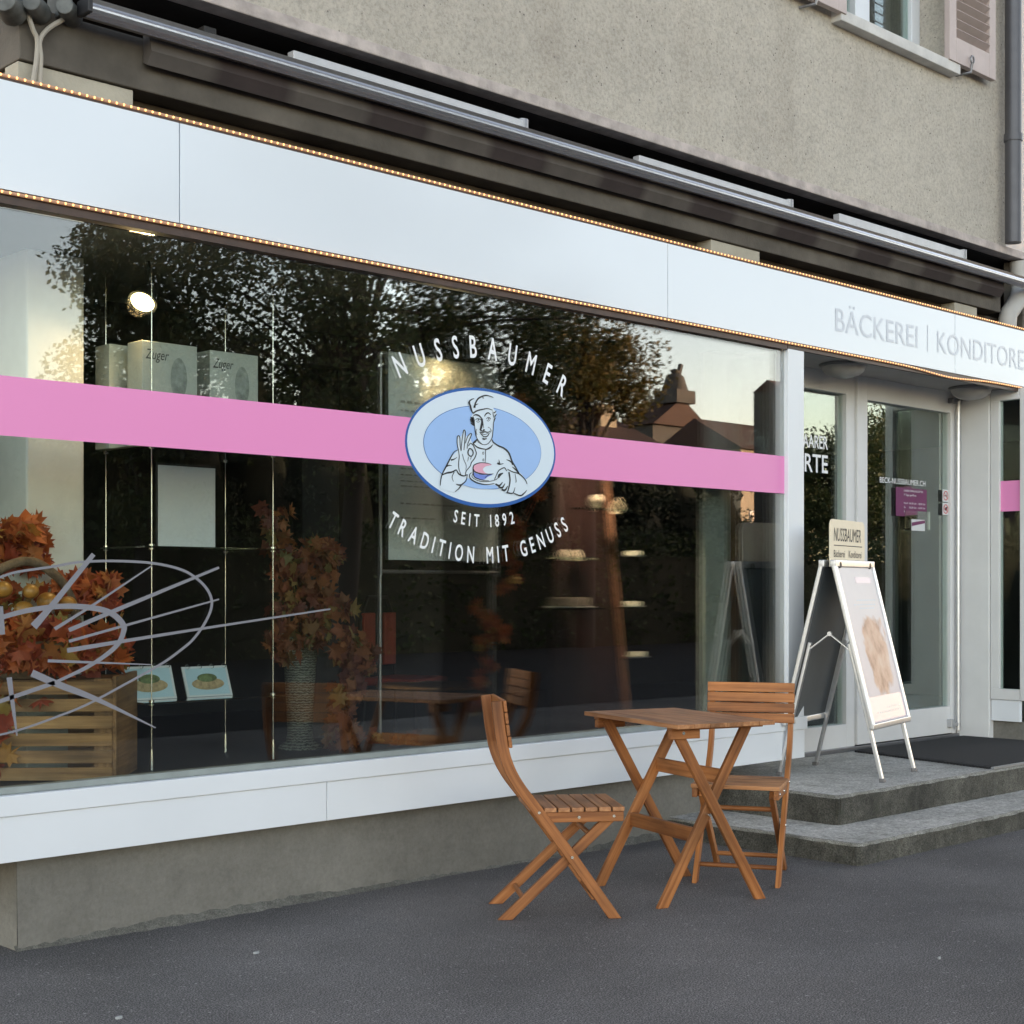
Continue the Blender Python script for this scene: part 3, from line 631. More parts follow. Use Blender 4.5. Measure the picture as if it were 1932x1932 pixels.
for cy_ in (935.5, 960.5):
    a, b = fp(1778, cy_ + 11, yd), fp(1789.5, cy_ - 11, yd); cx_, cz_ = (a.x + b.x) / 2, (a.z + b.z) / 2; r_ = (b.x - a.x) * .40
    m = MB(); m.box((a.x, yd - .002, a.z), (b.x, yd, b.z)); st = m.build('sticker', 'paper', door)
    M['red'] = M.get('red') or simple('red_print', (.50, .05, .05), .5)
    m = MB(); ring(m, cx_, cz_, r_, r_, r_ * .2, yd - .003, 24); stroke(m, [(cx_ - r_ * .6, cz_ + r_ * .6), (cx_ + r_ * .6, cz_ - r_ * .6)], r_ * .2, lambda x, z: Vector((x, yd - .003, z)))
    m.build('prohibition_mark', 'red', door, smooth=False)
    m = MB()
    if cy_ < 940: m.box((cx_ - r_ * .6, yd - .0026, cz_ - r_ * .12), (cx_ + r_ * .6, yd - .0022, cz_ + r_ * .10)); stroke(m, [(cx_ + r_ * .4, cz_ + r_ * .15), (cx_ + r_ * .3, cz_ + r_ * .4), (cx_ + r_ * .5, cz_ + r_ * .6)], r_ * .1, lambda x, z: Vector((x, yd - .0024, z)))
    else: m.sheet_poly(ellipse(cx_, cz_, r_ * .55, r_ * .35, yd - .0024, 16)); m.sheet_poly(ellipse(cx_ + r_ * .45, cz_ + r_ * .35, r_ * .25, r_ * .2, yd - .0024, 12))
    m.build('pictogram', 'ink', door, smooth=False)
a, b = fp(1707, 1003, yd - .004), fp(1754, 966, yd - .004)
m = MB(); m.box((a.x, yd - .010, a.z + .02), (b.x, yd - .005, b.z)); holder = m.build('leaflet_holder', 'thin_glass', door)
a, b = fp(1718, 1001, yd - .006), fp(1743, 981, yd - .006)
m = MB(); m.box((a.x, yd - .0145, a.z), (b.x, yd - .0125, b.z)); m.build('leaflet', 'paper', door)
m = MB(); m.add([(a.x, yd - .0155, a.z + .055), (b.x, yd - .0155, a.z + .075), (b.x, yd - .0155, a.z + .055), (a.x, yd - .0155, a.z + .03)], [(0, 1, 2, 3)]); m.build('leaflet_print', 'plum', door)
m = MB(); m.box((jx0, YD - .03, ZP - .002), (XR, YD + .10, ZP + .028)); m.build('threshold', 'alu_dark', shop, bevel=.004)
# right side of the recess: post and a display window that faces the door
m = MB(); rz1 = ZF0 - .013
m.box((XR, .215, ZP), (XR + .16, YD - .002, rz1))
m.build('side_post', 'white_frame', shop, bevel=.006)
m = MB(); zb, zt = .61, 2.61
m.box((XR + .01, -.005, zb - .075), (XR + .07, .21, zb)); m.box((XR + .01, -.005, zt), (XR + .07, .21, rz1)); m.box((XR + .01, .145, zb), (XR + .07, .21, zt)); m.box((XR + .01, -.07, zb - .075), (XR + .09, -.008, rz1))
rw = m.build('recess_window', 'white_frame', shop, bevel=.003)
m = MB(); m.box((XR + .02, -.004, .386), (XR + .05, .209, zb - .078)); m.build('base_panel', 'white', rw, bevel=.002)
m = MB(); m.box((XR + .035, -.004, zb), (XR + .045, .145, zt)); m.build('glass_pane', 'door_glass', rw, smooth=False)
m = MB(); xs_ = XR + .033; m.add([(xs_, -.004, sz0), (xs_, .145, sz0), (xs_, .145, sz1), (xs_, -.004, sz1)], [(0, 1, 2, 3)]); m.build('pink_stripe', 'pink', rw)
m = MB(); m.box((XR + .09, -.06, zb), (12.6, -.05, 2.66)); m.build('front_pane', 'glass', rw, smooth=False)
m = MB(); m.box((XR + .09, -.07, .386), (12.6, -.02, zb - .002)); m.build('front_base', 'white', rw)
m = MB(); m.box((XR + .06, -.01, .0), (12.6, 1.0, .384)); m.build('recess_plinth', 'plinth', shop)

# upstairs window with folded shutters
yw = WY + .20
uw_z0 = fp(1660, 45, yw).z
m = MB()
m.box((HX0, yw, HZ0 - .06), (HX1, yw + .07, HZ0 + .075)); m.box((HX0, yw, HZ0 + .075), (HX0 + .10, yw + .07, HZ1)); m.box((HX1 - .10, yw, HZ0 + .075), (HX1, yw + .07, HZ1)); m.box((HX0 + .10, yw, HZ1 - .08), (HX1 - .10, yw + .07, HZ1))
mx0, mx1 = fx(1611, yw), fx(1638, yw)
m.box((mx0, yw - .012, HZ0 + .075), (mx1, yw + .069, HZ1 - .08))
uw = m.build('upstairs_window', 'white', shop, bevel=.006)
m = MB(); m.box((HX0 + .10, yw + .03, HZ0 + .07), (HX1 - .10, yw + .04, HZ1 - .08)); m.build('glass_pane', 'door_glass', uw, smooth=False)
M['curtain'] = simple('dark_curtain', (.10, .075, .075), .9, var=.2)
m = MB(); m.box((HX0, yw + .10, HZ0 - .1), (HX1 - .20, yw + .12, HZ1)); m.build('curtain', 'curtain', uw)
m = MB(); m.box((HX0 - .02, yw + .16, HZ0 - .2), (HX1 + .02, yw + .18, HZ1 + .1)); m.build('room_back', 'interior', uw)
m = MB(); sx0_, sx1_ = fx(1581, WY - .05), fx(1806, WY - .05); zs = fp(1790, 136, WY - .05).z
M['sill'] = simple('white_stone_sill', (.58, .57, .55), .7, var=.14, scale=7, bmp=.3)
m.box((sx0_, WY - .075, zs), (sx1_, WY + .22, zs + .068)); m.build('stone_sill', 'sill', uw, bevel=.006)
M['shutter'] = simple('pinkish_shutter_paint', (.50, .42, .40), .6, var=.07, scale=8)
def shutter(x0, x1, z0):
    y0, y1, z1 = WY - .085, WY - .045, 6.1; fr = .085
    m = MB(); m.box((x0, y0, z0), (x0 + fr, y1, z1)); m.box((x1 - fr, y0, z0), (x1, y1, z1)); m.box((x0 + fr, y0, z0), (x1 - fr, y1 - .0, z0 + .16)); m.box((x0 + fr, y0, z1 - .1), (x1 - fr, y1, z1))
    s_ = m.build('shutter', 'shutter', shop, bevel=.003)
    m = MB(); z = z0 + .165
    while z < z1 - .12: m.bar((x0 + fr, WY - .062, z + .03), (x1 - fr, WY - .062, z + .03), .07, .008, up=(0, .75, 1)); z += .062
    m.build('louvre', 'shutter', s_)
    m = MB(); cx_ = x0 + (x1 - x0) * .42
    m.tube([(cx_ + .02 * math.cos(t), y0 - .02, z0 + .05 + .025 * math.sin(t)) for t in [i * math.pi / 6 for i in range(13)]], .006, 6); m.tube([(cx_, y0 - .02, z0 + .03), (cx_, y0 - .01, z0 - .03), (cx_ - .03, WY, z0 - .035)], .009, 8)
    m.build('shutter_catch', 'alu_dark', s_); return s_
shutter(fx(1792, WY - .085), fx(1879, WY - .085), fp(1879, 152, WY - .085).z)
shutter(fx(1490, WY - .085), fx(1598, WY - .085), fp(1598, 27, WY - .085).z)
for px, py in ((1786, 78),):
    p = fp(px, py, WY - .03); m = MB(); m.tube([p + Vector((0, 0, -.05)), p + Vector((0, 0, .05))], .014, 10); m.build('shutter_hinge', 'alu_dark', shop)
# rainwater pipe and its light-grey bend lower down
M['pipe'] = simple('dark_grey_pipe', (.085, .085, .095), .45, metal=.3, var=.1)
m = MB(); xp = (fx(1897, -.02) + fx(1926, -.02)) / 2; m.tube([(xp, -.02, 3.66), (xp, -.02, 9.6)], .055, 20); m.tube([(xp, -.02, 4.35), (xp, -.02, 4.40)], .062, 20); m.build('downpipe', 'pipe', shop)
M['pipe_pale'] = simple('pale_pipe', (.45, .44, .42), .6, var=.08)
pa = [fp(1925, 545, .1), fp(1922, 562, .09), fp(1910, 582, .08), fp(1902, 596, .08), fp(1900, 625, .08)]
m = MB(); m.tube([(fx(1922, .1), .1, 3.6)] + spline(pa, 5), .062, 16); m.build('pipe_bend', 'pipe_pale', shop)
m = MB(); m.box((9.9, .06, ZF1 + .02), (13.5, .2, 3.60)); m.build('recessed_wall', 'beam', shop)

# rough mortar edge where wall and asphalt meet
M['mortar'] = mk_concrete('mortar_edge', (.20, .195, .175), (.10, .098, .088), False, 2.5, .6)
m = MB(); rr = random.Random(9); n = 130; vs = []
for i in range(n):
    x = WX0 - .01 + (6.12 - WX0) * i / (n - 1); a_ = .5 + .5 * math.sin(x * 2.3) ; h = .012 + .022 * a_ + rr.uniform(-.006, .010); o = .012 + .03 * a_ + rr.uniform(-.012, .012)
    vs += [(x, .102 - o, -.004), (x, .102 - o * .45, h * .55 + rr.uniform(-.003, .003)), (x, .106, h)]
m.add(vs, [(3 * i + k, 3 * i + 3 + k, 3 * i + 4 + k, 3 * i + 1 + k) for i in range(n - 1) for k in range(2)]); m.build('mortar_edge', 'mortar', shop)
# steps
def slab_corner(name, x0, y0, x1, y1, z0, z1, r, mats, parent):
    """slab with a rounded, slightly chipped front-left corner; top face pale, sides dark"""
    rr = random.Random(int(x0 * 100)); pts = []
    n = 40
    pts += [(x0, y1 + (y0 + r - y1) * i / 24) for i in range(24)]
    pts += [(x0 + r - r * math.cos(t), y0 + r - r * math.sin(t)) for t in [math.pi / 2 * i / 6 for i in range(7)]]
    n = 150; pts += [(x0 + r + (x1 - x0 - r) * i / n, y0) for i in range(1, n + 1)]
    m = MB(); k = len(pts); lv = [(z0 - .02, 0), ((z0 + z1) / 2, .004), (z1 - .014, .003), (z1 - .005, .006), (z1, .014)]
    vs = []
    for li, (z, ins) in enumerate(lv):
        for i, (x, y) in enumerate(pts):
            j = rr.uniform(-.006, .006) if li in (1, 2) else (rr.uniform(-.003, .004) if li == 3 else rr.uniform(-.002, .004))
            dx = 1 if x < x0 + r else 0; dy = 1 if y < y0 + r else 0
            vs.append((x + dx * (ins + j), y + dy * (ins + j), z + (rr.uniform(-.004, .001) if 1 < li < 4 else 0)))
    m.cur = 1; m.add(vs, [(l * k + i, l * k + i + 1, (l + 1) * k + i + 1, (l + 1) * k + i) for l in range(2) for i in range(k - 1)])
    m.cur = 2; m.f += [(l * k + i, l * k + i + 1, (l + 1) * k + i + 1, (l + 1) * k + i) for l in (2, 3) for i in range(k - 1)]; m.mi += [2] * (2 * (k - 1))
    m.cur = 0; top = [vs[(len(lv) - 1) * k + i] for i in range(k)] + [(x1, y1, z1)]
    m.poly(top)
    return m.build(name, mats, parent, smooth=False)
steps = thing('entrance_steps', 'two worn grey concrete steps with mossy edges in front of the bakery door', 'steps', (6.1, -1.08, 0))
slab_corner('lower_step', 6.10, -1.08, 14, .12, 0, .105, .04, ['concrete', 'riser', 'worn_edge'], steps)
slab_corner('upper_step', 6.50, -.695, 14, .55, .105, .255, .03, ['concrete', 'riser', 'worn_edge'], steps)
# ------------------------------------------------------------------ folding awning in its niche
M['awn_fabric'] = None
def mk_awn():
    m, t, b = nodes('awning_fabric'); co = objco(t)
    wv = t.nodes.new('ShaderNodeTexWave'); wv.inputs['Scale'].default_value = .42; wv.inputs['Distortion'].default_value = 1.5; wv.inputs['Detail'].default_value = 2; t.links.new(co, wv.inputs['Vector'])
    c = ramp(t, wv.outputs['Fac'], [(.35, (.045, .034, .034)), (.6, (.10, .088, .08))])
    c = mixc(t, .5, c, ramp(t, noise(t, co, 7, 5), [(.3, (.6, .6, .6)), (.7, (1.2, 1.2, 1.2))]), 'MULTIPLY')
    t.links.new(c, b.inputs['Base Color']); b.inputs['Roughness'].default_value = .9; return m
M['awn_fabric'] = mk_awn()
yb_ = -.045
bz = (fp(600, 143, yb_).z + fp(1300, 346, yb_).z) / 2
bx0 = fx(162, yb_)
awn = thing('folding_awning', 'closed folding awning with ribbed aluminium front bar under the overhang', 'awning', (bx0, yb_, bz))
M['alu_bar'] = simple('extruded_aluminium', (.78, .78, .79), .3, metal=1.0, var=.05, scale=30)
prof = [(-.030, .030), (-.008, .036), (.030, .036), (.050, .020), (.050, -.030), (.018, -.036), (.012, -.028), (-.004, -.034), (-.010, -.026), (-.024, -.030), (-.030, -.016), (-.022, -.010), (-.030, -.002), (-.024, .012)]
m = MB(); m.prism([(bx0 + .012, yb_ + a, bz + .002 + b * .84) for a, b in prof], (12.9 - bx0, 0, 0)); m.build('front_bar', 'alu_bar', awn, smooth=False)
m = MB(); m.box((bx0 - .008, yb_ - .033, bz - .026), (bx0 + .012, yb_ + .053, bz + .032)); m.build('end_cap', 'black', awn, bevel=.006)
m = MB()
pr = [(.055, .018), (.07, -.01), (.052, -.07), (.085, -.115), (.115, -.10), (.115, .018)]
m.prism([(bx0 + .3, yb_ + a, bz + b) for a, b in pr], (9.55 - bx0 - .3, 0, 0)); m.build('rolled_fabric', 'awn_fabric', awn)
M['alu_pale'] = simple('satin_aluminium', (.46, .46, .47), .5, metal=.25, var=.08, scale=12)
for (xa, ya), (xb, yb2) in (((548, 126), (985, 250)), ((1200, 318), (1487, 396)), ((1578, 418), (1815, 488))):
    p, q = fp(xa, ya, .03), fp(xb, yb2, .0); q.z = max(q.z, bz + .035); p.z = max(p.z, bz + .05); p.z += .02; q.z += .02
    m = MB(); m.bar(p, q, .045, .052); a_ = m.build('folding_arm', 'alu_pale', awn, bevel=.004)
    m = MB(); m.tube([q + Vector((.0, 0, -.03)), q + Vector((0, 0, .034))], .03, 12); m.build('arm_joint', 'alu_dark', a_)
for px, py in ((405, 75), (1095, 290), (1545, 425)):
    p = fp(px, py, .12); m = MB(); m.box(p + Vector((-.03, .03, -.07)), p + Vector((.03, .08, .06))); m.box(p + Vector((.06, .06, -.05)), p + Vector((.55, .08, .03))); m.build('wall_bracket', 'charcoal', awn, bevel=.006)
M['gear_grey'] = simple('dull_grey_casting', (.10, .105, .10), .6, var=.45, scale=14)
for k, (px, py, rr_) in enumerate(((14, 6, .055), (66, 10, .042), (128, 18, .040))):
    p = fp(px, py, .02); m = MB(); m.tube([p + Vector((-.03, -.03, 0)), p + Vector((.05, .06, 0))], [rr_ * .8, rr_], 12); m.box(p + Vector((-.02, .02, -.02)), p + Vector((.03, .12, .12))); m.build('gear_housing', 'gear_grey', awn, bevel=.004)
cab = thing('loose_cable', 'pair of loose grey cables hanging from the awning gear onto the sign band', 'cable', fp(66, 155, .05))
M['cable'] = simple('grey_cable', (.36, .33, .28), .6)
for pts in (((52, 25), (62, 55), (70, 75), (69, 110), (62, 156)), ((122, 35), (90, 55), (75, 78), (77, 110), (75, 158))):
    m = MB(); m.tube(spline([fp(a, b, .05) for a, b in pts], 6), .009, 8); m.build('cable_strand', 'cable', cab)

# ------------------------------------------------------------------ rope lights along the sign band
M['bulb'] = emit('warm_bulb', (1.0, .46, .15), 1.3)
M['rope'] = simple('clear_rope', (.50, .30, .20), .25, var=.05)
M['rope'].node_tree.nodes['Principled BSDF'].inputs['Emission Color'].default_value = (1, .42, .16, 1); M['rope'].node_tree.nodes['Principled BSDF'].inputs['Emission Strength'].default_value = .045
def rope(label, z, y, sag):
    t_ = thing('rope_light', label, 'rope light', (1.6, y, z))
    f_ = lambda x: Vector((x, y, z - sum(d * math.exp(-((x - c) / s) ** 2) for c, d, s in sag)))
    m = MB(); m.tube([f_(1.6 + .1 * i) for i in range(110)], .0065, 8); m.build('clear_tube', 'rope', t_)
    xs = [2.30 + .030 * i for i in range(330)]
    m = MB(); m.ball((0, 0, 0), .0050, 8, 6); b0 = None
    rest = MB()
    for i, x in enumerate(xs):
        p = f_(x) + Vector((0, -.004, 0))
        if i < 100:
            if b0 is None: b0 = m.build('bulb', 'bulb', t_, local=True); b = b0
            else: b = b0.copy(); COL.objects.link(b); b.parent = t_
            b.location = p - Vector((1.6, y, z))
        else: rest.ball(p, .0050, 6, 4)
    o = rest.build('bulb_string', 'bulb', t_); o['kind'] = 'stuff'
rope('string of warm lights along the bottom edge of the white sign band', ZF0 - .012, -.006, ((fx(1790, 0), .022, .35), (4.9, .003, .8)))
rope('string of warm lights along the top edge of the white sign band', ZF1 + .016, .004, ((6.0, .002, 1.),))

# ------------------------------------------------------------------ unlit dome lamps in the entrance soffit
M['dome'] = simple('frosted_dome', (.34, .335, .33), .35)
for px, lab in ((1592, 'frosted dome lamp in the entrance ceiling beside the white corner post'), (1832, 'frosted dome lamp in the entrance ceiling above the door hinge side')):
    x = fx(px, .22); t_ = thing('ceiling_lamp', lab, 'lamp', (x, .22, ZF0 - .012), 0, 'dome lamps in the entrance ceiling')
    m = MB(); m.lathe((x, .22, ZF0 - .030), [(.15, .017), (.15, .004), (.14, 0)], 32); m.build('base_ring', 'alu_dark', t_)
    m = MB(); m.lathe((x, .22, ZF0 - .030), [(.136, 0), (.125, -.03), (.09, -.055), (.045, -.068), (.002, -.072)], 32); m.build('lamp_shade', 'dome', t_)

# ------------------------------------------------------------------ doormat
mat_ = thing('doormat', 'black ribbed doormat on the top step in front of the bakery door', 'doormat', (8.95, -.15, ZP))
def mk_mat():
    m, t, b = nodes('mat_pile'); co = objco(t); f = noise(t, co, 140, 3)
    t.links.new(ramp(t, f, [(.3, (.008, .008, .009)), (.75, (.04, .04, .043))]), b.inputs['Base Color']); b.inputs['Roughness'].default_value = .95; bump(t, b, f, 1., .01); return m
M['mat'] = mk_mat()
m = MB(); m.prism([(8.36, .40, ZP + .001), (8.13, -.66, ZP + .001), (9.70, -.66, ZP + .001), (9.70, .40, ZP + .001)], (0, 0, .014)); m.build('pile', 'mat', mat_)
m = MB()
for i in range(44):
    t0 = i / 44; p = Vector((8.335, .40, ZP + .001)).lerp(Vector((8.105, -.66, ZP + .001)), t0); m.box(p + Vector((-.012, -.018, 0)), p + Vector((.022, -.004, .013)))
m.build('edge_grip', 'rubber', mat_)
m = MB(); m.box((8.11, -.685, ZP + .001), (9.72, -.664, ZP + .012)); m.build('edge_strip', 'alu', mat_)

# ------------------------------------------------------------------ folding chairs and table
def cut_post(pts, wd, y0, y1):
    """curved flat leg in the x-z plane between y0 and y1, its foot cut level with the floor"""
    p = [Vector((a, 0, b)) for a, b in pts]; p = spline(p, 6) if len(p) > 2 else p
    L_, R_ = [], []
    for i, q in enumerate(p):
        d = (p[min(i + 1, len(p) - 1)] - p[max(i - 1, 0)]).normalized(); n = Vector((-d.z, 0, d.x))
        a, b = q + n * wd / 2, q - n * wd / 2
        if i == 0: a = a - d * (a.z / d.z); b = b - d * (b.z / d.z)
        L_.append(a); R_.append(b)
    n = len(p); vs, gs = [], []; off = random.random() * 9; s = 0
    for i in range(n):
        if i: s += (p[i] - p[i - 1]).length
        for q, c in ((L_[i], 1), (R_[i], -1)):
            for y in (y0, y1): vs.append((q.x, y, q.z)); gs.append((s + off, c * wd / 2 + off, y))
    fs = []
    for i in range(n - 1):
        a, b = 4 * i, 4 * i + 4
        fs += [(a, b, b + 1, a + 1), (a + 2, a + 3, b + 3, b + 2), (a, a + 2, b + 2, b), (a + 1, b + 1, b + 3, a + 3)]
    fs += [(0, 1, 3, 2), (4 * n - 4, 4 * n - 2, 4 * n - 1, 4 * n - 3)]
    m = MB(); m.add(vs, fs, gs); return m
BK = [(.435, 0), (.265, .242), (.131, .424), (.048, .535), (.004, .625), (-.018, .723), (-.036, .862)]
def make_chair(loc, rz, label):
    c = thing('folding_chair', label, 'chair', loc, rz, 'folding chairs at the outdoor table')
    X0 = -.2175
    sh = lambda m: (setattr(m, 'v', [(x + X0, y, z) for x, y, z in m.v]), m)[1]
    for s_ in (-1, 1):
        sh(cut_post(BK, .043, s_ * .183 - .011, s_ * .183 + .011)).build('back_leg', 'teak', c, bevel=.0035, local=True)
        sh(cut_post([(.0, 0), (.43, .402)], .040, s_ * .155 - .011, s_ * .155 + .011)).build('front_leg', 'teak', c, bevel=.003, local=True)
    for s_ in (-1, 1):
        m = MB(); m.box((.150, s_ * .168, .383), (.470, s_ * .1905, .4235)); sh(m).build('seat_rail', 'teak', c, bevel=.003, local=True)
    m = MB()
    for k in range(7): x = .098 + k * .0545; hw = .165 if k == 0 else .195; m.box((x, -hw, .424), (x + .0475, hw, .4415))
    sh(m).build('seat', 'teak_dry', c, bevel=.0025, local=True)
    m = MB()
    for k, z in enumerate((.702, .749, .796, .843)):
        xx = [-.0135, -.0215, -.0275, -.0335][k] + .0225 + .007; tl = .12
        up = Vector((-tl, 0, 1)).normalized()
        m.bar((xx, -.203, z), (xx, .203, z), .013, .0438, up=up)
    sh(m).build('backrest', 'teak', c, bevel=.003, local=True)
    for (x, z, hw) in ((.079, .074, .150), (.372, .072, .174), (.345, .325, .150)):
        m = MB(); m.tube([(x + X0, -hw, z), (x + X0, hw, z)], .0105, 12); m.build('rung', 'teak', c, local=True)
    for s_ in (-1, 1):
        for x, z, y in ((.262, .246, .195), (.131, .424, .195), (.43, .405, .1915), (.29, .403, .1915)):
            m = MB(); m.tube([(x + X0, s_ * (y - .004), z), (x + X0, s_ * (y + .003), z)], [.0075, .006], 10); m.build('bolt', 'steel', c, local=True)
    return c
chair = make_chair((4.386, -.747, 0), math.atan2(-.596, .802), 'brown wooden folding chair left of the table, seen from the side')
dup(chair, (5.528, -.84, 0), math.atan2(-.476, -.879), 'brown wooden folding chair behind the table, beside the concrete steps')
tb = thing('folding_table', 'small brown wooden folding table with crossed legs between the two chairs', 'table', (5.027, -.86, 0), R(72.6))
TL, TW, TZ = .76, .48, .757
m = MB(); bw = TW / 6
for k in range(6): m.box((-TL / 2, -TW / 2 + k * bw + .0012, TZ - .018), (TL / 2, -TW / 2 + (k + 1) * bw - .0012, TZ))
m.build('table_top', 'teak_dry', tb, bevel=.002, local=True)
for s_ in (-1, 1):
    m = MB(); m.box((s_ * .297 - .014, .085, TZ - .066), (s_ * .297 + .014, TW / 2 - .015, TZ - .0305)); m.box((s_ * .297 - .02, -TW / 2 + .015, TZ - .030), (s_ * .297 + .02, TW / 2 - .015, TZ - .0185)); m.build('batten', 'teak', tb, bevel=.003, local=True)
def xleg(x0, x1, ya, yb, zt, mat_n, name='leg'):
    mm = cut_post([(ya, 0), (yb, zt)], .044, x0, x1); mm.v = [(y, x, z) for x, y, z in mm.v]
    return mm.build(name, mat_n, tb, bevel=.0035, local=True)
for s_ in (-1, 1):
    xleg(s_ * .256 - .011, s_ * .256 + .011, .235, -.185, TZ - .022, 'teak')
    xleg(s_ * .280 - .011, s_ * .280 + .011, -.235, .185, TZ - .03, 'teak')
for z in (.52, .285):
    y = .235 - .42 * z / .735
    m = MB(); m.box((-.245, y - .011, z - .030), (.245, y + .011, z + .030)); m.build('stretcher', 'teak', tb, bevel=.003, local=True)
for s_ in (-1, 1):
    m = MB(); m.tube([(s_ * .262, .024, .37), (s_ * .2935, .024, .37)], .007, 10); m.build('bolt', 'steel', tb, local=True)
    m = MB(); m.tube([(s_ * .30, .165, .715), (s_ * .3115, .165, .715)], .007, 10); m.build('bolt', 'steel', tb, local=True)

# ------------------------------------------------------------------ A-frame sign on the top step
ph = R(14); ux = Vector((math.cos(ph), math.sin(ph), 0)); un = Vector((-math.sin(ph), math.cos(ph), 0)); sc_ = Vector((7.335, -.20, ZP))
af = thing('pavement_sign', 'aluminium A-frame pavement sign with a pale poster and cream header board, on the top step', 'sign', sc_, ph)
H0, HB, HT, SP = 0, .30, 1.20, .325
def sp(a, h, side, o=0.):     # local point on a leaning side: a across, h height, side -1 front / +1 back, o outward
    t = h / HT; return Vector((a, side * (SP * (1 - t) + .03 * t) + side * o, h))
M['poster'] = None
def mk_poster():
    m, t, b = nodes('faded_poster'); co = t.nodes.new('ShaderNodeTexCoord').outputs['Object']
    sx = t.nodes.new('ShaderNodeSeparateXYZ'); t.links.new(co, sx.inputs[0])
    c = ramp(t, sx.outputs['Z'], [(.36, (.62, .54, .58)), (.52, (.66, .58, .58)), (.8, (.68, .61, .61)), (1.0, (.69, .65, .65))])
    c = mixc(t, .5, c, ramp(t, noise(t, co, 4, 3), [(.3, (.92, .90, .92)), (.7, (1.04, 1.03, 1.03))]), 'MULTIPLY')
    cb = t.nodes.new('ShaderNodeCombineXYZ'); t.links.new(sx.outputs['X'], cb.inputs[0]); t.links.new(sx.outputs['Z'], cb.inputs[1])
    mp = t.nodes.new('ShaderNodeMapping'); mp.inputs['Location'].default_value = (-.22, -2.72, 0); mp.inputs['Scale'].default_value = (4.3, 4.0, 1); t.links.new(cb.outputs[0], mp.inputs[0])
    nz = t.nodes.new('ShaderNodeTexNoise'); nz.inputs['Scale'].default_value = 1.6; nz.inputs['Detail'].default_value = 3; t.links.new(mp.outputs[0], nz.inputs['Vector'])
    vm = t.nodes.new('ShaderNodeVectorMath'); vm.operation = 'LENGTH'; ad = t.nodes.new('ShaderNodeVectorMath'); ad.operation = 'ADD'; sc2 = t.nodes.new('ShaderNodeVectorMath'); sc2.operation = 'MULTIPLY_ADD'; sc2.inputs[1].default_value = (1.3, 1.3, 0); sc2.inputs[2].default_value = (-.65, -.65, 0)
    t.links.new(nz.outputs['Color'], sc2.inputs[0]); t.links.new(mp.outputs[0], ad.inputs[0]); t.links.new(sc2.outputs[0], ad.inputs[1]); t.links.new(ad.outputs[0], vm.inputs[0])
    pc = ramp(t, noise(t, mp.outputs[0], 2.2, 4), [(.34, (.34, .17, .10)), (.5, (.55, .33, .22)), (.66, (.63, .45, .35))])
    c = mixc(t, ramp(t, vm.outputs['Value'], [(.74, (1, 1, 1)), (.94, (0, 0, 0))]), c, pc)
    t.links.new(c, b.inputs['Base Color']); b.inputs['Roughness'].default_value = .5; return m
M['poster'] = mk_poster()
M['peach'] = simple('peach_print', (.42, .25, .17), .3, var=.18, scale=5)
M['peach_pale'] = simple('pale_peach_print', (.48, .31, .23), .4, var=.12, scale=5)
M['lilac'] = simple('lilac_print', (.60, .47, .60), .4, var=.05)
M['slate'] = simple('slate_board', (.095, .11, .12), .55, var=.12, scale=3)
HWD = .315
def lbar(m, p, q, w_, h_): m.bar(p, q, w_, h_, up=(0, 1, 0))
def rib(fr, side, name_):
    m = MB()
    for s_ in (-1, 1): lbar(m, sp(s_ * HWD, HB, side), sp(s_ * HWD, HT - .012, side), .032, .026)
    m.bar(sp(-HWD - .016, HB, side), sp(HWD + .016, HB, side), .027, .034); m.bar(sp(-HWD - .016, HT - .012, side), sp(HWD + .016, HT - .012, side), .034, .040)
    return m.build(name_, 'alu', af, bevel=.006, local=True)
ff = rib(0, -1, 'front_frame'); bf = rib(0, 1, 'back_frame')
m = MB(); m.add([sp(-HWD + .015, HB + .01, -1, .004), sp(HWD - .015, HB + .01, -1, .004), sp(HWD - .015, HT - .02, -1, .004), sp(-HWD + .015, HT - .02, -1, .004), sp(-HWD + .015, HB + .01, -1, -.004), sp(HWD - .015, HB + .01, -1, -.004), sp(HWD - .015, HT - .02, -1, -.004), sp(-HWD + .015, HT - .02, -1, -.004)],
               [(0, 1, 2, 3), (7, 6, 5, 4), (0, 4, 5, 1), (1, 5, 6, 2), (2, 6, 7, 3), (3, 7, 4, 0)])
po = m.build('poster', 'poster', ff, smooth=False, local=True)
Q = lambda a, h, o=.0052: sp(a, h, -1, o); Q2 = lambda a, h: sp(a, h, -1, .0062)
M['pale_lilac'] = simple('pale_lilac_print', (.45, .34, .44), .3, var=.05)
m = MB()
m.add([Q(-.04, 1.08), Q(.22, 1.08), Q(.22, 1.115), Q(-.04, 1.115)], [(0, 1, 2, 3)]); m.build('title_block', 'pale_lilac', ff, smooth=False, local=True)
m = MB(); m.add([Q(-.285, .325), Q(.285, .325), Q(.285, .455), Q(-.285, .455)], [(0, 1, 2, 3)]); m.build('colour_block', 'pale_lilac', ff, smooth=False, local=True)
m = MB(); r2 = random.Random(5)
for h, a0, a1 in ((.98, -.10, .22), (.955, -.16, .20), (.935, -.08, .16), (.385, .0, .20), (.362, -.18, .20)):
    a = a0
    while a < a1: wd = r2.uniform(.012, .03); m.add([Q2(a, h), Q2(a + wd, h), Q2(a + wd, h + .008), Q2(a, h + .008)], [(0, 1, 2, 3)]); a += wd + .008
m.build('faded_print', 'film_silver', ff, smooth=False, local=True)
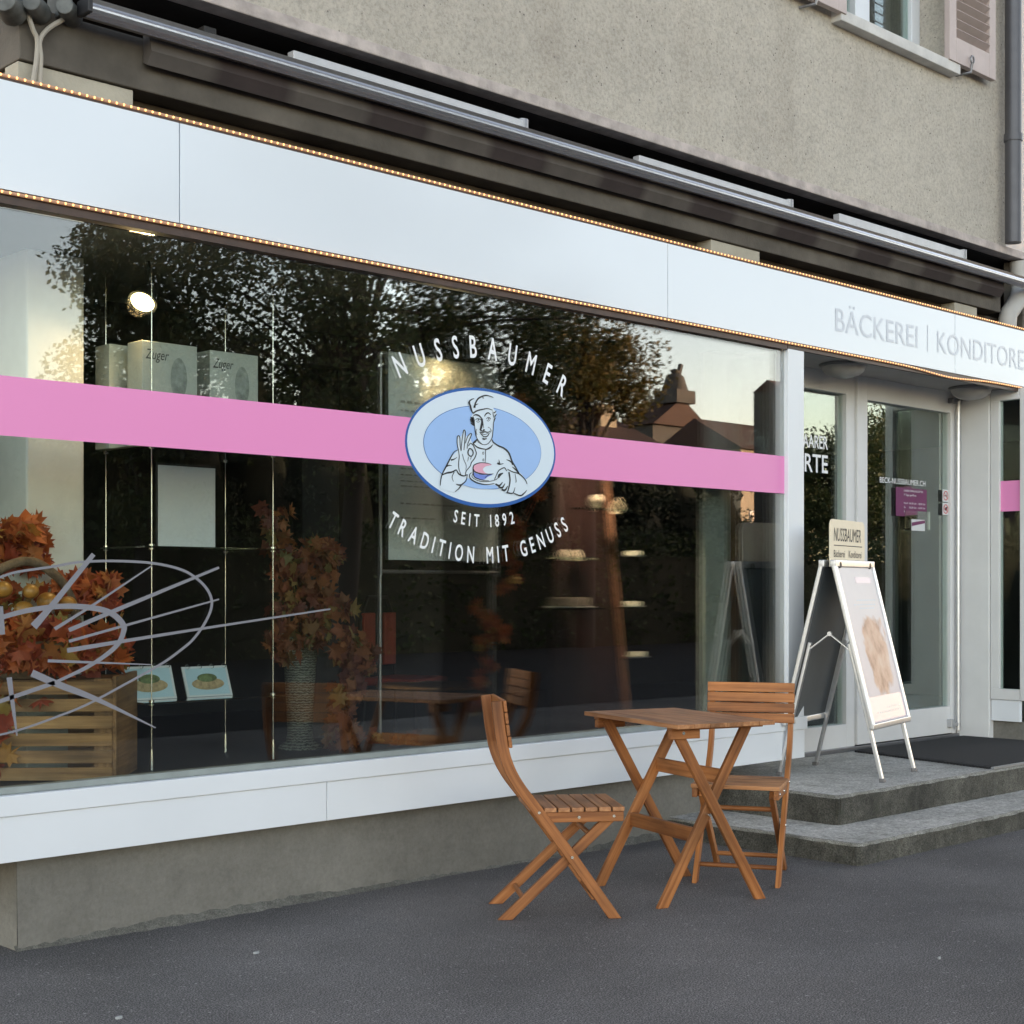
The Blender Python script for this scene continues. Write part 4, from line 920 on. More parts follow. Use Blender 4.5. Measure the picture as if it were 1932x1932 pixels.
m = MB(); m.add([sp(-HWD + .015, HB + .01, 1, .004), sp(HWD - .015, HB + .01, 1, .004), sp(HWD - .015, HT - .02, 1, .004), sp(-HWD + .015, HT - .02, 1, .004), sp(-HWD + .015, HB + .01, 1, -.004), sp(HWD - .015, HB + .01, 1, -.004), sp(HWD - .015, HT - .02, 1, -.004), sp(-HWD + .015, HT - .02, 1, -.004)],
               [(0, 1, 2, 3), (7, 6, 5, 4), (0, 4, 5, 1), (1, 5, 6, 2), (2, 6, 7, 3), (3, 7, 4, 0)])
m.build('back_panel', 'slate', bf, smooth=False, local=True)
m = MB(); m.add([sp(-HWD + .015, HB + .01, -1, -.0045), sp(HWD - .015, HB + .01, -1, -.0045), sp(HWD - .015, HT - .02, -1, -.0045), sp(-HWD + .015, HT - .02, -1, -.0045)], [(0, 1, 2, 3)]); m.build('front_panel_back', 'slate', ff, smooth=False, local=True)
for side in (-1, 1):
    for s_ in (-1, 1):
        m = MB(); m.bar(sp(s_ * .285, 0.004, side, -.028), sp(s_ * .285, .75, side, -.028), .024, .020, up=(0, 1, 0)); lg = m.build('leg', 'alu', af, bevel=.003, local=True)
        m = MB(); p = sp(s_ * .285, 0, side, -.028); m.box(p + Vector((-.015, -.015, 0)), p + Vector((.015, .015, .022))); m.build('rubber_foot', 'alu_dark', lg, bevel=.003, local=True)
for s_ in (-1, 1):
    m = MB(); m.tube([(s_ * .25, -.05, HT - .02), (s_ * .25, .05, HT - .02)], .018, 10); m.build('hinge', 'black', af, local=True)
for s_ in (-1, 1):
    m = MB(); a = s_ * .285; top = Vector((a, 0, .80)); m.bar(sp(a, .70, -1, -.02), top, .006, .020, up=(1, 0, 0)); m.bar(sp(a, .70, 1, -.02), top, .006, .020, up=(1, 0, 0)); m.tube([top - Vector((.008, 0, 0)), top + Vector((.008, 0, 0))], .013, 10); m.build('spreader', 'alu', af, local=True)
m = MB(); hz = HT + .235; hw = .285
pts = [(-hw, HT - .03), (hw, HT - .03), (hw, hz - .04)] + [(hw - .04 + .04 * math.cos(t), hz - .04 + .04 * math.sin(t)) for t in [math.pi / 2 * i / 5 for i in range(1, 6)]] + [(-hw + .04 - .04 * math.sin(t), hz - .04 + .04 * math.cos(t)) for t in [math.pi / 2 * i / 5 for i in range(6)]]
m.prism([(a, -.004, h) for a, h in pts], (0, .008, 0)); hb = m.build('header_board', 'cream', af, local=True, smooth=False)
m = MB(); text_line(m, 'NUSSBAUMER', (-.235, -.0055, HT + .115), (1, 0, 0), (0, 0, 1), .078, width=.45, shear=.12)
m.add([(-.235, -.0055, HT + .088), (.235, -.0055, HT + .088), (.235, -.0055, HT + .093), (-.235, -.0055, HT + .093)], [(0, 1, 2, 3)])
text_line(m, 'Bäckerei', (-.235, -.0055, HT + .025), (1, 0, 0), (0, 0, 1), .042, width=.18); text_line(m, 'Konditorei', (.01, -.0055, HT + .025), (1, 0, 0), (0, 0, 1), .042, width=.215)
m.build('header_lettering', 'ink', hb, smooth=False, local=True)

# ------------------------------------------------------------------ litter on the asphalt
for px, py, lx_, an, lab, mt in ((225, 1923, .012, .1, 'small whitish scrap lying on the asphalt nearest the lower left corner', 'ink_soft'), (484, 1800, .013, -.2, 'thin pale butt lying on the asphalt below the window plinth', 'ink_soft'), (1773, 1970 - 160, .009, .3, 'small pale crumpled scrap on the asphalt right of the steps corner', 'ink_soft')):
    p = gp(px, py, .0); m = MB(); n_ = 7
    m.prism([(p.x + lx_ * math.cos(2 * math.pi * k / n_) * (1 + .3 * math.sin(3 * k)), p.y + lx_ * .45 * math.sin(2 * math.pi * k / n_), .001) for k in range(n_)], (0, .002, .008))
    tag(m.build('scrap', mt, bevel=.001), lab, 'litter')
# ------------------------------------------------------------------ things on show behind the glass
ZD = .545
MAPLE = [(0, -.5), (.06, -.12), (.34, -.30), (.28, -.10), (.50, -.02), (.34, .10), (.46, .32), (.22, .26), (.16, .36), (0, .62), (-.16, .36), (-.22, .26), (-.46, .32), (-.34, .10), (-.50, -.02), (-.28, -.10), (-.34, -.30), (-.06, -.12)]
def leaf(mb, c, size, rr, facing=None):
    n = Vector((rr.gauss(0, .6), -1 + rr.gauss(0, .5), rr.gauss(0, .6))).normalized()
    a = n.orthogonal().normalized(); a = Matrix.Rotation(rr.uniform(0, 6.28), 3, n) @ a; b = n.cross(a); cu = rr.uniform(-.7, .9)
    vs = [Vector(c) + n * (cu * size * .2)] + [Vector(c) + a * x * size + b * y * size - n * cu * size * (x * x + y * y) for x, y in MAPLE]
    k = len(MAPLE); mb.add(vs, [(0, 1 + i, 1 + (i + 1) % k) for i in range(k)])
def leaves(mb, pts, rad, n, size, seed):
    rr = random.Random(seed)
    for _ in range(n):
        i = rr.randrange(len(pts)); p = Vector(pts[i]); r = rad[i] if isinstance(rad, (list, tuple)) else rad
        d = Vector((rr.gauss(0, 1), rr.gauss(0, 1), rr.gauss(0, 1))); d = d.normalized() * r * rr.random() ** .5
        leaf(mb, p + Vector((d.x, d.y * .7, d.z)), size * rr.uniform(.6, 1.25), rr)

# white inner column
cx0, cx1 = fx(50, .80), fx(159, .80)
M['column'] = simple('white_column_plaster', (.62, .62, .58), .7, var=.05)
m = MB(); m.box((cx0, .80, ZD), (cx1, 1.12, 2.699)); m.build('column', 'column', shop, bevel=.01)
cx2, cx3 = fx(570, 2.2), fx(640, 2.2)
m = MB(); m.box((cx2, 2.2, .25), (cx3, 2.5, 2.699)); m.build('column', 'charcoal', shop, bevel=.01)
m = MB(); m.box((2.3, 1.6, 2.52), (7.0, 1.7, 2.70)); m.build('ceiling_rail', 'charcoal', shop, bevel=.003)

# wooden crate with slats, turned a little towards the door
kc = gp(220, 1475, ZD); ka = R(-41); ktop = fp(215, 1276, kc.y).z; KL, KD = .80, .42
kux, kuy = Vector((math.cos(ka), math.sin(ka), 0)), Vector((-math.sin(ka), math.cos(ka), 0))
cr = thing('wooden_crate', 'slatted wooden crate standing in the left end of the shop window', 'crate', kc, ka)
nsl = 6; kh = ktop - ZD; hh = (kh - .01) / nsl
m = MB()
for k in range(nsl): z = .006 + k * hh; m.box((-KL, 0, z), (-.016, .012, z + hh - .017)); m.box((-KL, KD - .012, z), (-.016, KD, z + hh - .017))
m.build('slat', 'oak', cr, bevel=.002, local=True)
m = MB()
m.box((-.0155, -.004, .0), (0, KD, kh)); m.build('end_board', 'oak', cr, bevel=.002, local=True)
m = MB(); m.box((-KL, .013, .004), (-KL + .02, KD - .013, kh)); m.box((-.09, .0125, .0), (-.02, .03, kh - .01)); m.build('corner_post', 'oak', cr, bevel=.002, local=True)
m = MB(); m.box((-KL + .021, .032, kh - .03), (-.017, KD - .013, kh - .015)); m.build('lid', 'oak', cr, bevel=.002, local=True)
# basket of leaves and apples
bc = kc - kux * .36 + kuy * .17; bz0 = ktop - .012; bc = Vector((bc.x, bc.y, bz0))
M['twig'] = simple('twig_weave', (.15, .10, .06), .85, var=.4, scale=30, bmp=.8, bscale=90)
bk = thing('twig_basket', 'twig basket with a thick arched handle on the wooden crate', 'basket', bc)
m = MB(); m.lathe(bc, [(.13, .0), (.17, .05), (.20, .11), (.205, .15), (.19, .15), (.15, .03)], 28); m.build('bowl', 'twig', bk)
YB = bc.y
hp = [fp(a, b, YB) for a, b in ((-45, 1130), (-15, 1085), (30, 1062), (65, 1061), (95, 1078), (118, 1100), (138, 1140), (150, 1200))]
m = MB(); m.tube(spline(hp, 6), .019, 10); m.build('handle', 'twig', bk)
m = MB(); rl = random.Random(2)
def scatter(px0, px1, py0, py1, y0, y1, n, size):
    for _ in range(n): leaf(m, fp(rl.uniform(px0, px1), rl.uniform(py0, py1), rl.uniform(y0, y1)), size * rl.uniform(.65, 1.2), rl)
scatter(-40, 85, 985, 1075, YB + .04, YB + .16, 110, .105)
scatter(110, 225, 1085, 1150, YB - .02, YB + .12, 75, .10)
scatter(-40, 240, 1175, 1262, YB - .26, YB - .12, 170, .10)
scatter(-40, 130, 1100, 1180, YB + .0, YB + .1, 60, .09)
for a_, h_ in ((.50, -.02), (.46, -.06), (.44, -.11), (.47, -.15), (.43, -.19), (.45, -.25), (.42, -.30), (.46, -.34), (.50, -.37), (.40, -.08), (.53, -.09), (.62, -.40), (.68, -.41), (.30, -.10)): leaf(m, kc - kux * a_ + Vector((0, -.015, kh + h_)), .105, random.Random(int(a_ * 999)))
tag(m.build('leaf_arrangement', 'maple', smooth=False), 'red and orange maple leaves heaped over the basket and hanging down the crate', 'leaves')
M['apple'] = simple('yellow_apple_skin', (.34, .16, .03), .35, var=.35, scale=12)
for k, (px, py, r_, lab) in enumerate(((90, 1136, .044, 'largest yellow apple among the leaves in the twig basket'), (128, 1140, .036, 'yellow apple beside the right foot of the basket handle'), (6, 1112, .036, 'greenish yellow apple at the left edge of the basket'), (100, 1180, .036, 'yellow apple lowest in the front of the basket'), (45, 1150, .038, 'orange yellow apple left of the largest apple'), (58, 1116, .032, 'small yellow apple directly under the arch of the handle'))):
    p = fp(px, py, YB - .07 - .01 * k); t_ = thing('apple', lab, 'apple', p, 0, 'apples in the twig basket'); m = MB(); m.ball(p, r_, 16, 12, (1, 1, .9)); m.build('fruit', 'apple', t_); m = MB(); m.tube([p + Vector((0, 0, r_ * .75)), p + Vector((.006, -.004, r_ * 1.3))], .0025, 6); m.build('stem', 'twig', t_)

# glass shelves hung on steel cables
SY0, SY1 = .55, .93
sxl, sxr = fx(286, SY0), fx(515, SY0)
zs_ = [fp(286, 840, SY0).z, fp(286, 1030, SY0).z, fp(279, 1325, SY0).z]
sh_ = thing('cable_shelf', 'glass display shelves hung on thin steel cables in the shop window', 'shelf', ((sxl + sxr) / 2, .74, ZD))
for z in zs_:
    m = MB(); m.box((sxl - .05, SY0 - .03, z - .008), (sxr + .05, SY1 + .03, z)); m.build('glass_shelf', 'thin_glass', sh_, bevel=.001)
for x in (sxl, sxr):
    for y in (SY0, SY1):
        m = MB(); m.tube([(x, y, ZD), (x, y, 2.69)], .0024, 6); c_ = m.build('cable', 'steel', sh_)
        m = MB(); m.tube([(x, y, ZD), (x, y, ZD + .085)], [.009, .006], 8)
        for z in zs_: m.tube([(x, y, z - .014), (x, y, z - .0085)], .012, 10); m.tube([(x, y, z + .0005), (x, y, z + .008)], .012, 10)
        m.build('clamp', 'steel', c_)
# cake boxes
M['boxcard'] = simple('cake_box_card', (.47, .50, .46), .6, var=.04)
M['smudge'] = simple('box_print', (.30, .33, .31), .7, var=.3, scale=40)
r3 = random.Random(8)
for (xa, xb, yt, Y, lab) in ((268, 372, 641, .60, 'pale printed cake box, tallest and middle one of three above the pink stripe'), (396, 487, 660, .62, 'pale printed cake box, rightmost of the three above the pink stripe'), (206, 258, 648, .80, 'cake box glowing yellow in the lamp light, behind the other two')):
    a, b = fp(xa, yt, Y), fp(xb, yt, Y); z0 = zs_[0] + .001; dp = .12
    t_ = thing('cake_box', lab, 'box', ((a.x + b.x) / 2, Y + dp / 2, z0), 0, 'cake boxes on the top glass shelf')
    m = MB(); m.box((a.x, Y, z0), (b.x, Y + dp, a.z)); m.build('carton', 'boxcard', t_, bevel=.003)
    if Y < .7:
        W_, H_ = b.x - a.x, a.z - z0
        m = MB(); text_line(m, 'Zuger', (a.x + .06 * W_, Y - .001, a.z - .17 * H_), (1, 0, 0), (0, 0, 1), .10 * H_, width=.40 * W_, shear=.2); stroke(m, [(a.x + .40 * W_, a.z - .74 * H_), (a.x + .5 * W_, a.z - .68 * H_), (a.x + .6 * W_, a.z - .76 * H_)], .006, lambda x, z: Vector((x, Y - .001, z)))
        m.build('lettering', 'ink', t_, smooth=False)
        m = MB(); m.sheet_poly(ellipse(a.x + .66 * W_, a.z - .33 * H_, .15 * W_, .20 * H_, Y - .001, 20)); m.build('vignette', 'smudge', t_, smooth=False)
# sheet of paper standing on the middle shelf
a, b = fp(299, 1027, .66), fp(406, 884, .66)
t_ = thing('notice_sheet', 'blank white sheet of paper standing upright on the middle glass shelf', 'notice', ((a.x + b.x) / 2, .66, zs_[1]))
m = MB(); m.box((a.x, .66, zs_[1] + .001), (b.x, .664, b.z)); m.build('sheet', 'paper', t_); m = MB(); m.box((a.x - .006, .666, zs_[1] + .001), (b.x + .006, .672, b.z + .012)); m.build('backing', 'black', t_)
# flip cards with pictures of cakes
M['card_blue'] = simple('pale_blue_card', (.42, .58, .66), .35, var=.05); M['cake_tone'] = simple('cake_print', (.40, .30, .16), .5, var=.35, scale=40); M['leafprint'] = simple('green_print', (.12, .16, .06), .5, var=.5, scale=60)
for xa, xb, yb0, lab in ((240, 334, 1325, 'ring-bound cake picture card on the lowest glass shelf, next to the crate'), (354, 439, 1323, 'ring-bound cake picture card on the lowest glass shelf, right of its twin')):
    Y = .66; a, b = fp(xa, 1325, Y), fp(xb, 1256, Y); z0 = zs_[2] + .001; W_ = b.x - a.x; H_ = b.z - z0
    t_ = thing('picture_card', lab, 'picture card', ((a.x + b.x) / 2, Y, z0), 0, 'picture cards on the lowest shelf')
    m = MB(); m.prism([(a.x, Y, z0), (b.x, Y, z0), (b.x, Y + .05, b.z), (a.x, Y + .05, b.z)], (0, .006, 0)); m.build('card', 'paper', t_)
    E = lambda u, v, o=.0015: Vector((a.x + u * W_, Y + .05 * v - o, z0 + v * H_))
    m = MB(); m.add([E(.05, .06), E(.95, .06), E(.95, .94), E(.05, .94)], [(0, 1, 2, 3)]); m.build('picture', 'card_blue', t_)
    m = MB(); m.sheet_poly([E(.5 + .36 * math.cos(t), .42 + .2 * math.sin(t), .003) for t in [i * .35 for i in range(18)]]); m.build('cake_image', 'cake_tone', t_)
    m = MB(); m.sheet_poly([E(.5 + .22 * math.cos(t), .62 + .14 * math.sin(t), .004) for t in [i * .35 for i in range(18)]]); m.build('garnish_image', 'leafprint', t_)
    m = MB()
    for k in range(4): p = E(.1 + .27 * k, 1.0); m.tube([p + Vector((0, -.008 + .016 * math.sin(q), .010 * math.cos(q))) for q in [i * .6 for i in range(11)]], .0018, 5)
    m.build('ring_binding', 'steel', t_)
# wicker vase with maple branches
vp = gp(566, 1412, ZD); vz = fp(566, 1195, vp.y).z - ZD
M['wicker'] = None
def mk_wicker():
    m, t, b = nodes('grey_wicker'); co = objco(t); wv = t.nodes.new('ShaderNodeTexWave'); wv.bands_direction = 'Z'; wv.inputs['Scale'].default_value = 26; wv.inputs['Distortion'].default_value = 6; wv.inputs['Detail'].default_value = 3; wv.inputs['Detail Scale'].default_value = 3; t.links.new(co, wv.inputs['Vector'])
    t.links.new(ramp(t, wv.outputs['Fac'], [(.25, (.07, .075, .06)), (.65, (.30, .31, .26))]), b.inputs['Base Color']); b.inputs['Roughness'].default_value = .8; bump(t, b, wv.outputs['Fac'], 1., .008); return m
M['wicker'] = mk_wicker()
va = thing('wicker_vase', 'tall slender grey wicker vase standing in the shop window', 'vase', vp)
m = MB(); m.lathe(vp, [(.105, 0), (.10, .012), (.066, .035), (.06, .08), (.064, .2), (.072, vz * .6), (.082, vz * .9), (.086, vz), (.078, vz)], 28); m.build('body', 'wicker', va)
bp = [fp(a, b, y) for a, b, y in ((520, 980, .66), (540, 1040, .62), (560, 1090, .60), (590, 1040, .70), (620, 1060, .68), (600, 1130, .62), (640, 1150, .60), (540, 1150, .62), (580, 1190, .60), (630, 1200, .60), (660, 1220, .62), (535, 1215, .60), (665, 1270, .62), (655, 1310, .64), (650, 1360, .60), (680, 1240, .66), (640, 1380, .55))]
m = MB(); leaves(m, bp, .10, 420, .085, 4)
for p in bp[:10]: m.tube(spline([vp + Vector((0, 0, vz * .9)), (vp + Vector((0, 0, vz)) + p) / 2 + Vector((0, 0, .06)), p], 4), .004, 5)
tag(m.build('leaf_bouquet', 'maple_shaded', smooth=False), 'large bunch of autumn leaves in the wicker vase', 'bouquet')
fl = [gp(a, b, ZD + .02) for a, b in ((650, 1372), (680, 1388), (715, 1396), (750, 1400), (700, 1402), (640, 1390), (780, 1398))]
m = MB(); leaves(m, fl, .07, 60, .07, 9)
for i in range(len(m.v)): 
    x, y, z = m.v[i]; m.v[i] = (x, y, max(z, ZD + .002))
tag(m.build('scattered_leaves', 'maple_shaded', smooth=False), 'fallen orange leaves scattered on the window floor beside the vase', 'leaves')
# poster on a metal stand
PY = .70
st = thing('poster_stand', 'grey metal stand holding a tall pale notice behind the round emblem', 'poster stand', fp(830, 1130, PY) * 1.0)
x0, x1 = fx(718, PY), fx(942, PY); zt = fp(722, 665, PY).z; zb = fp(722, 1078, PY).z; zleg = fp(720, 1128, PY).z
m = MB()
for x in (x0, x1): m.tube([(x, PY, zb - .02), (x, PY, zt)], .009, 8)
m.tube([(x0, PY, zb), (x1, PY, zb)], .009, 8); m.tube([(x0, PY, zt), (x1, PY, zt)], .006, 8)
for x in (x0 + .02, x1 - .005): m.tube([(x, PY + .03, ZD), (x, PY + .03, zb + .12)], .010, 8)
m.build('frame', 'alu_dark', st)
a, b = fp(733, 1056, PY - .012), fp(940, 692, PY - .012)
M['notice'] = simple('grey_notice', (.60, .66, .66), .6, var=.04)
m = MB(); m.box((a.x, PY - .014, a.z), (b.x, PY - .011, b.z)); no = m.build('notice', 'notice', st)
m = MB(); r4 = random.Random(12); W_, H_ = b.x - a.x, b.z - a.z
for v, u0, u1, hgt in ((.76, .10, .32, .012), (.72, .10, .28, .008), (.44, .10, .42, .006), (.41, .10, .46, .006), (.38, .10, .50, .006), (.355, .10, .40, .006), (.27, .10, .62, .008), (.20, .10, .40, .008)):
    u = u0
    while u < u1: d = r4.uniform(.02, .06); m.add([(a.x + u * W_, PY - .0152, a.z + v * H_), (a.x + (u + d) * W_, PY - .0152, a.z + v * H_), (a.x + (u + d) * W_, PY - .0152, a.z + v * H_ + hgt), (a.x + u * W_, PY - .0152, a.z + v * H_ + hgt)], [(0, 1, 2, 3)]); u += d + .018
m.build('faint_print', 'ink_soft', no, smooth=False)
# hanging leaf garlands
for pts, n_, lab, sd_ in ((((985, 760), (1000, 800), (1010, 880), (1020, 925), (985, 1000), (975, 1020), (970, 1060), (975, 1085), (960, 1110)), 70, 'short hanging strand of orange leaves beside the notice, right of the round emblem', 21), (((905, 1150), (920, 1165), (935, 1180), (950, 1195), (915, 1210), (920, 1250), (915, 1280), (912, 1310), (905, 1330)), 80, 'strand of yellow and orange leaves hanging low behind the front chair', 22)):
    p_ = [fp(a, b, .45) for a, b in pts]; m = MB(); leaves(m, p_, .045, n_, .075, sd_); m.tube(spline([p_[0] + Vector((0, 0, .05))] + p_, 4), .003, 5)
    tag(m.build('leaf_garland', 'maple', smooth=False), lab, 'garland', 'leaf garlands in the window')
# pyramid cake stand: sloping wooden post with glass plates
cs = thing('cake_stand', 'tall tapering dark wooden cake stand with small glass shelves', 'cake stand', fp(1180, 1390, .5))
p0, p1 = fp(1188, 1345, .40), fp(1147, 880, .62)
dv = (p1 - p0); q0 = p0 - dv * ((p0.z - ZD) / dv.z) ; q1 = p0 + dv * ((2.35 - p0.z) / dv.z)
m = MB(); m.bar(q0, q1, .032, .026, up=(0, 1, 0)); m.build('post', 'brownwood', cs, bevel=.004)
M['redpanel'] = simple('dark_red_panel', (.026, .009, .008), .5, var=.2, scale=4)
m = MB(); l0, l1 = gp(985, 1372, ZD), fp(1075, 880, .66)
m.prism([q0 + Vector((-.03, .02, 0)), q1 + Vector((-.03, .02, 0)), (q1.x - .30, q1.y + .02, 2.35), (q0.x - .58, q0.y + .02, ZD)], (0, .02, 0)); m.build('side_panel', 'redpanel', cs)
cp = []
for xa, xb, yy, Y in ((1088, 1138, 957, .42), (1155, 1195, 961, .46), (1040, 1112, 1051, .42), (1172, 1216, 1050, .46), (1015, 1130, 1148, .40), (1172, 1216, 1146, .44), (1180, 1224, 1242, .42)):
    a, b = fp(xa, yy, Y), fp(xb, yy, Y); W_ = max(.12, b.x - a.x); c_ = Vector(((a.x + b.x) / 2, Y, a.z)); cp.append((c_, W_))
    m = MB(); m.box((c_.x - W_ / 2, Y - .06, c_.z - .010), (c_.x + W_ / 2 + .01, q0.y + .05 if Y > .3 else Y, c_.z)); m.build('glass_shelf', 'thin_glass', cs, bevel=.001)
M['china'] = simple('patterned_china', (.70, .52, .40), .3, var=.6, scale=45); M['choc'] = simple('dark_cake', (.24, .19, .15), .8, var=.4, scale=60, bmp=.6); M['cakecream'] = simple('cream_icing', (.72, .68, .56), .6, var=.1, scale=30); M['plate'] = simple('white_plate', (.62, .62, .58), .3)
def cup(p, lab, lie):
    t_ = thing('tea_cup', lab, 'cup', p, 0, 'cups on the cake stand'); m = MB(); n = 20; o = []
    pr_ = [(.018, 0), (.022, .006), (.034, .03), (.040, .058), (.037, .058), (.030, .03), (.016, .008)]
    m.lathe((0, 0, 0), pr_, n); rot = Matrix.Rotation(R(lie), 3, 'Y'); m.v = [tuple(rot @ Vector(v) + p + Vector((0, 0, .040 if lie > 60 else .003))) for v in m.v]; m.build('cup_body', 'china', t_)
    m = MB(); m.tube([tuple(rot @ Vector((.038 + .018 * math.sin(q), 0, .032 - .02 * math.cos(q))) + p + Vector((0, 0, .040 if lie > 60 else .003))) for q in [i * .35 for i in range(10)]], .0035, 6); m.build('handle', 'china', t_)
cup(cp[0][0] + Vector((-.0, -.02, .001)), 'cup tipped on its side on the upper left glass shelf of the cake stand', 95)
cup(cp[1][0] + Vector((0, -.02, .001)), 'pale cup lying on the upper right glass shelf of the cake stand', -80)
cup(cp[2][0] + Vector((-.045, -.02, .001)), 'left one of two upturned cups on the middle glass shelf', 180)
cup(cp[2][0] + Vector((.045, -.02, .001)), 'right one of two upturned cups on the middle glass shelf', 180)
for v in ():
    pass
def cake(p, r_, h_, lab, mt, grp='cakes on the cake stand'):
    t_ = thing('cake', lab, 'cake', p, 0, grp); m = MB(); m.lathe(p, [(r_ * 1.25, .002), (r_ * 1.28, .008), (r_ * 1.1, .006)], 28); m.build('doily', 'plate', t_)
    m = MB(); m.lathe(p, [(r_, .009), (r_ * 1.0, h_ * .8), (r_ * .95, h_), (.002, h_)], 28); m.build('cake_body', mt, t_)
cake(cp[4][0] + Vector((0, -.02, .001)), .11, .055, 'round dark chocolate cake on the lower left glass shelf', 'choc')
cake(cp[3][0] + Vector((.01, -.01, .001)), .05, .032, 'small cream cake right of the sloping post, upper of three', 'cakecream'); cake(cp[5][0] + Vector((.01, -.01, .001)), .05, .032, 'small cream cake right of the sloping post, middle of three', 'cakecream'); cake(cp[6][0] + Vector((.01, -.01, .001)), .05, .032, 'small cream cake right of the sloping post, lowest of three', 'cakecream')
# cafe furniture deeper inside
M['redseat'] = simple('red_upholstery', (.32, .05, .03), .6, var=.15)
def cafe_chair(px, py, Y, lab):
    p = fp(px, py, Y); p.z = .25
    t_ = thing('cafe_chair', lab, 'chair', p, R(20), 'red chairs inside the cafe')
    m = MB(); m.box((-.21, -.2, .44), (.21, .2, .49)); m.build('seat', 'redseat', t_, bevel=.012, local=True)
    m = MB()
    for s_ in (-1, 1): m.box((s_ * .13 - .07, .185, .56), (s_ * .13 + .07, .21, .90))
    m.build('backrest', 'redseat', t_, bevel=.008, local=True)
    m = MB(); m.tube([(-.21, .2, .45), (-.21, .21, .85), (-.12, .21, 1.0), (.12, .21, 1.0), (.21, .21, .85), (.21, .2, .45)], .013, 8); m.build('back_frame', 'black', t_, local=True)
    for a in (-1, 1):
        for b in (-1, 1): m = MB(); m.tube([(a * .19, b * .18, .44), (a * .21, b * .2, 0)], .013, 8); m.build('leg', 'black', t_, local=True)
cafe_chair(765, 1250, 2.4, 'red upholstered cafe chair in the dark room behind the notice stand')
p = fp(817, 1291, 1.9); t_ = thing('cafe_table', 'round pale-topped cafe table in the dark room behind the window', 'table', (p.x, 1.9, .25))
m = MB(); m.lathe((p.x, 1.9, p.z - .02), [(.34, 0), (.35, .01), (.34, .02), (.002, .02)], 36); m.build('table_top', 'oak', t_); m = MB(); m.tube([(p.x, 1.9, .27), (p.x, 1.9, p.z - .021)], .03, 12); m.lathe((p.x, 1.9, .25), [(.2, 0), (.2, .015), (.03, .03)], 24); m.build('pedestal', 'black', t_)
# lit lamps inside
M['lamp_on'] = emit('lit_lamp', (1.0, .78, .36), 9.0)
def lamp(px, py, Y, aim, lab, power, cone=140, tone=(1, .64, .28)):
    p = fp(px, py, Y); t_ = thing('spot_lamp', lab, 'lamp', p, 0, 'lit spot lamps in the window'); d = (Vector(aim) - p).normalized()
    m = MB(); a = d.orthogonal().normalized(); b = d.cross(a)
    def ringp(r, o): return [p + d * o + a * r * math.cos(k * math.pi / 12) + b * r * math.sin(k * math.pi / 12) for k in range(24)]
    rs = [(.012, -.10), (.035, -.08), (.06, -.01), (.063, .004)]
    vs = sum((ringp(r, o) for r, o in rs), []); m.add(vs, [(24 * i + k, 24 * i + (k + 1) % 24, 24 * i + 24 + (k + 1) % 24, 24 * i + 24 + k) for i in range(3) for k in range(24)])
    m.tube([p - d * .09, p - d * .09 + Vector((0, 0, .1)), Vector((p.x - d.x * .09, p.y - d.y * .09, 2.695))], .006, 6); m.build('lamp_housing', 'charcoal', t_)
    m = MB(); m.sheet_poly(ringp(.050, .0)); m.build('lamp_face', 'lamp_on', t_, smooth=False)
    ld_ = bpy.data.lights.new('spot', 'SPOT'); ld_.energy = power; ld_.color = tone; ld_.spot_size = R(cone); ld_.spot_blend = .8; ld_.shadow_soft_size = .05
    lo = bpy.data.objects.new('lamp_light', ld_); COL.objects.link(lo); lo.parent = t_; q = ORG[t_.name] @ (p + d * .015); lo.location = q; lo.rotation_euler = (-d).to_track_quat('Z', 'Y').to_euler()
lamp(269, 570, .62, fp(130, 860, .30), 'glowing round spot lamp above the cake boxes', 13)
lamp(842, 660, .58, fp(845, 800, .78), 'glowing spot lamp above the pale notice behind the lettering', 12, 100)
lamp(1180, 706, .20, fp(1120, 1150, .55), 'added spot lamp that brightens the cake stand', 170, 82, (1, .78, .52))  # added fill lamp, far stronger than the others, for the dim cake stand

# ------------------------------------------------------------------ across the street (seen as reflections)
def rp(px, py, d):
    p = fp(px, py, YG + d); return Vector((p.x, YG - d, p.z))
def leaf_cloud(name, centres, radii, counts, size, mat_n, parent, seed, droop=.5):
    g_ = np.random.default_rng(seed); P = []
    for c, r, n in zip(centres, radii, counts):
        u = g_.normal(size=(n, 3)); u /= np.linalg.norm(u, axis=1)[:, None]; u *= (g_.random(n) ** .45)[:, None] * np.array(r); P.append(u + np.array(c))
    P = np.concatenate(P); n = len(P)
    a = g_.normal(size=(n, 3)); a[:, 2] -= droop; a /= np.linalg.norm(a, axis=1)[:, None]
    b = np.cross(a, g_.normal(size=(n, 3))); b /= np.linalg.norm(b, axis=1)[:, None]
    s = size * (0.6 + .8 * g_.random(n))[:, None]
    V = np.stack([P, P + a * s * .55 + b * s * .33, P + a * s * 1.15, P + a * s * .55 - b * s * .33], 1).reshape(-1, 3).astype(np.float32)
    if parent is not None: V -= np.array(parent.location, dtype=np.float32)
    me = bpy.data.meshes.new(name); me.vertices.add(4 * n); me.vertices.foreach_set('co', V.ravel())
    me.loops.add(4 * n); me.loops.foreach_set('vertex_index', np.arange(4 * n, dtype=np.int32)); me.polygons.add(n)
    me.polygons.foreach_set('loop_start', np.arange(0, 4 * n, 4, dtype=np.int32)); me.update(calc_edges=True); me.materials.append(M[mat_n])
    o = bpy.data.objects.new(name, me); COL.objects.link(o); o.parent = parent; return o
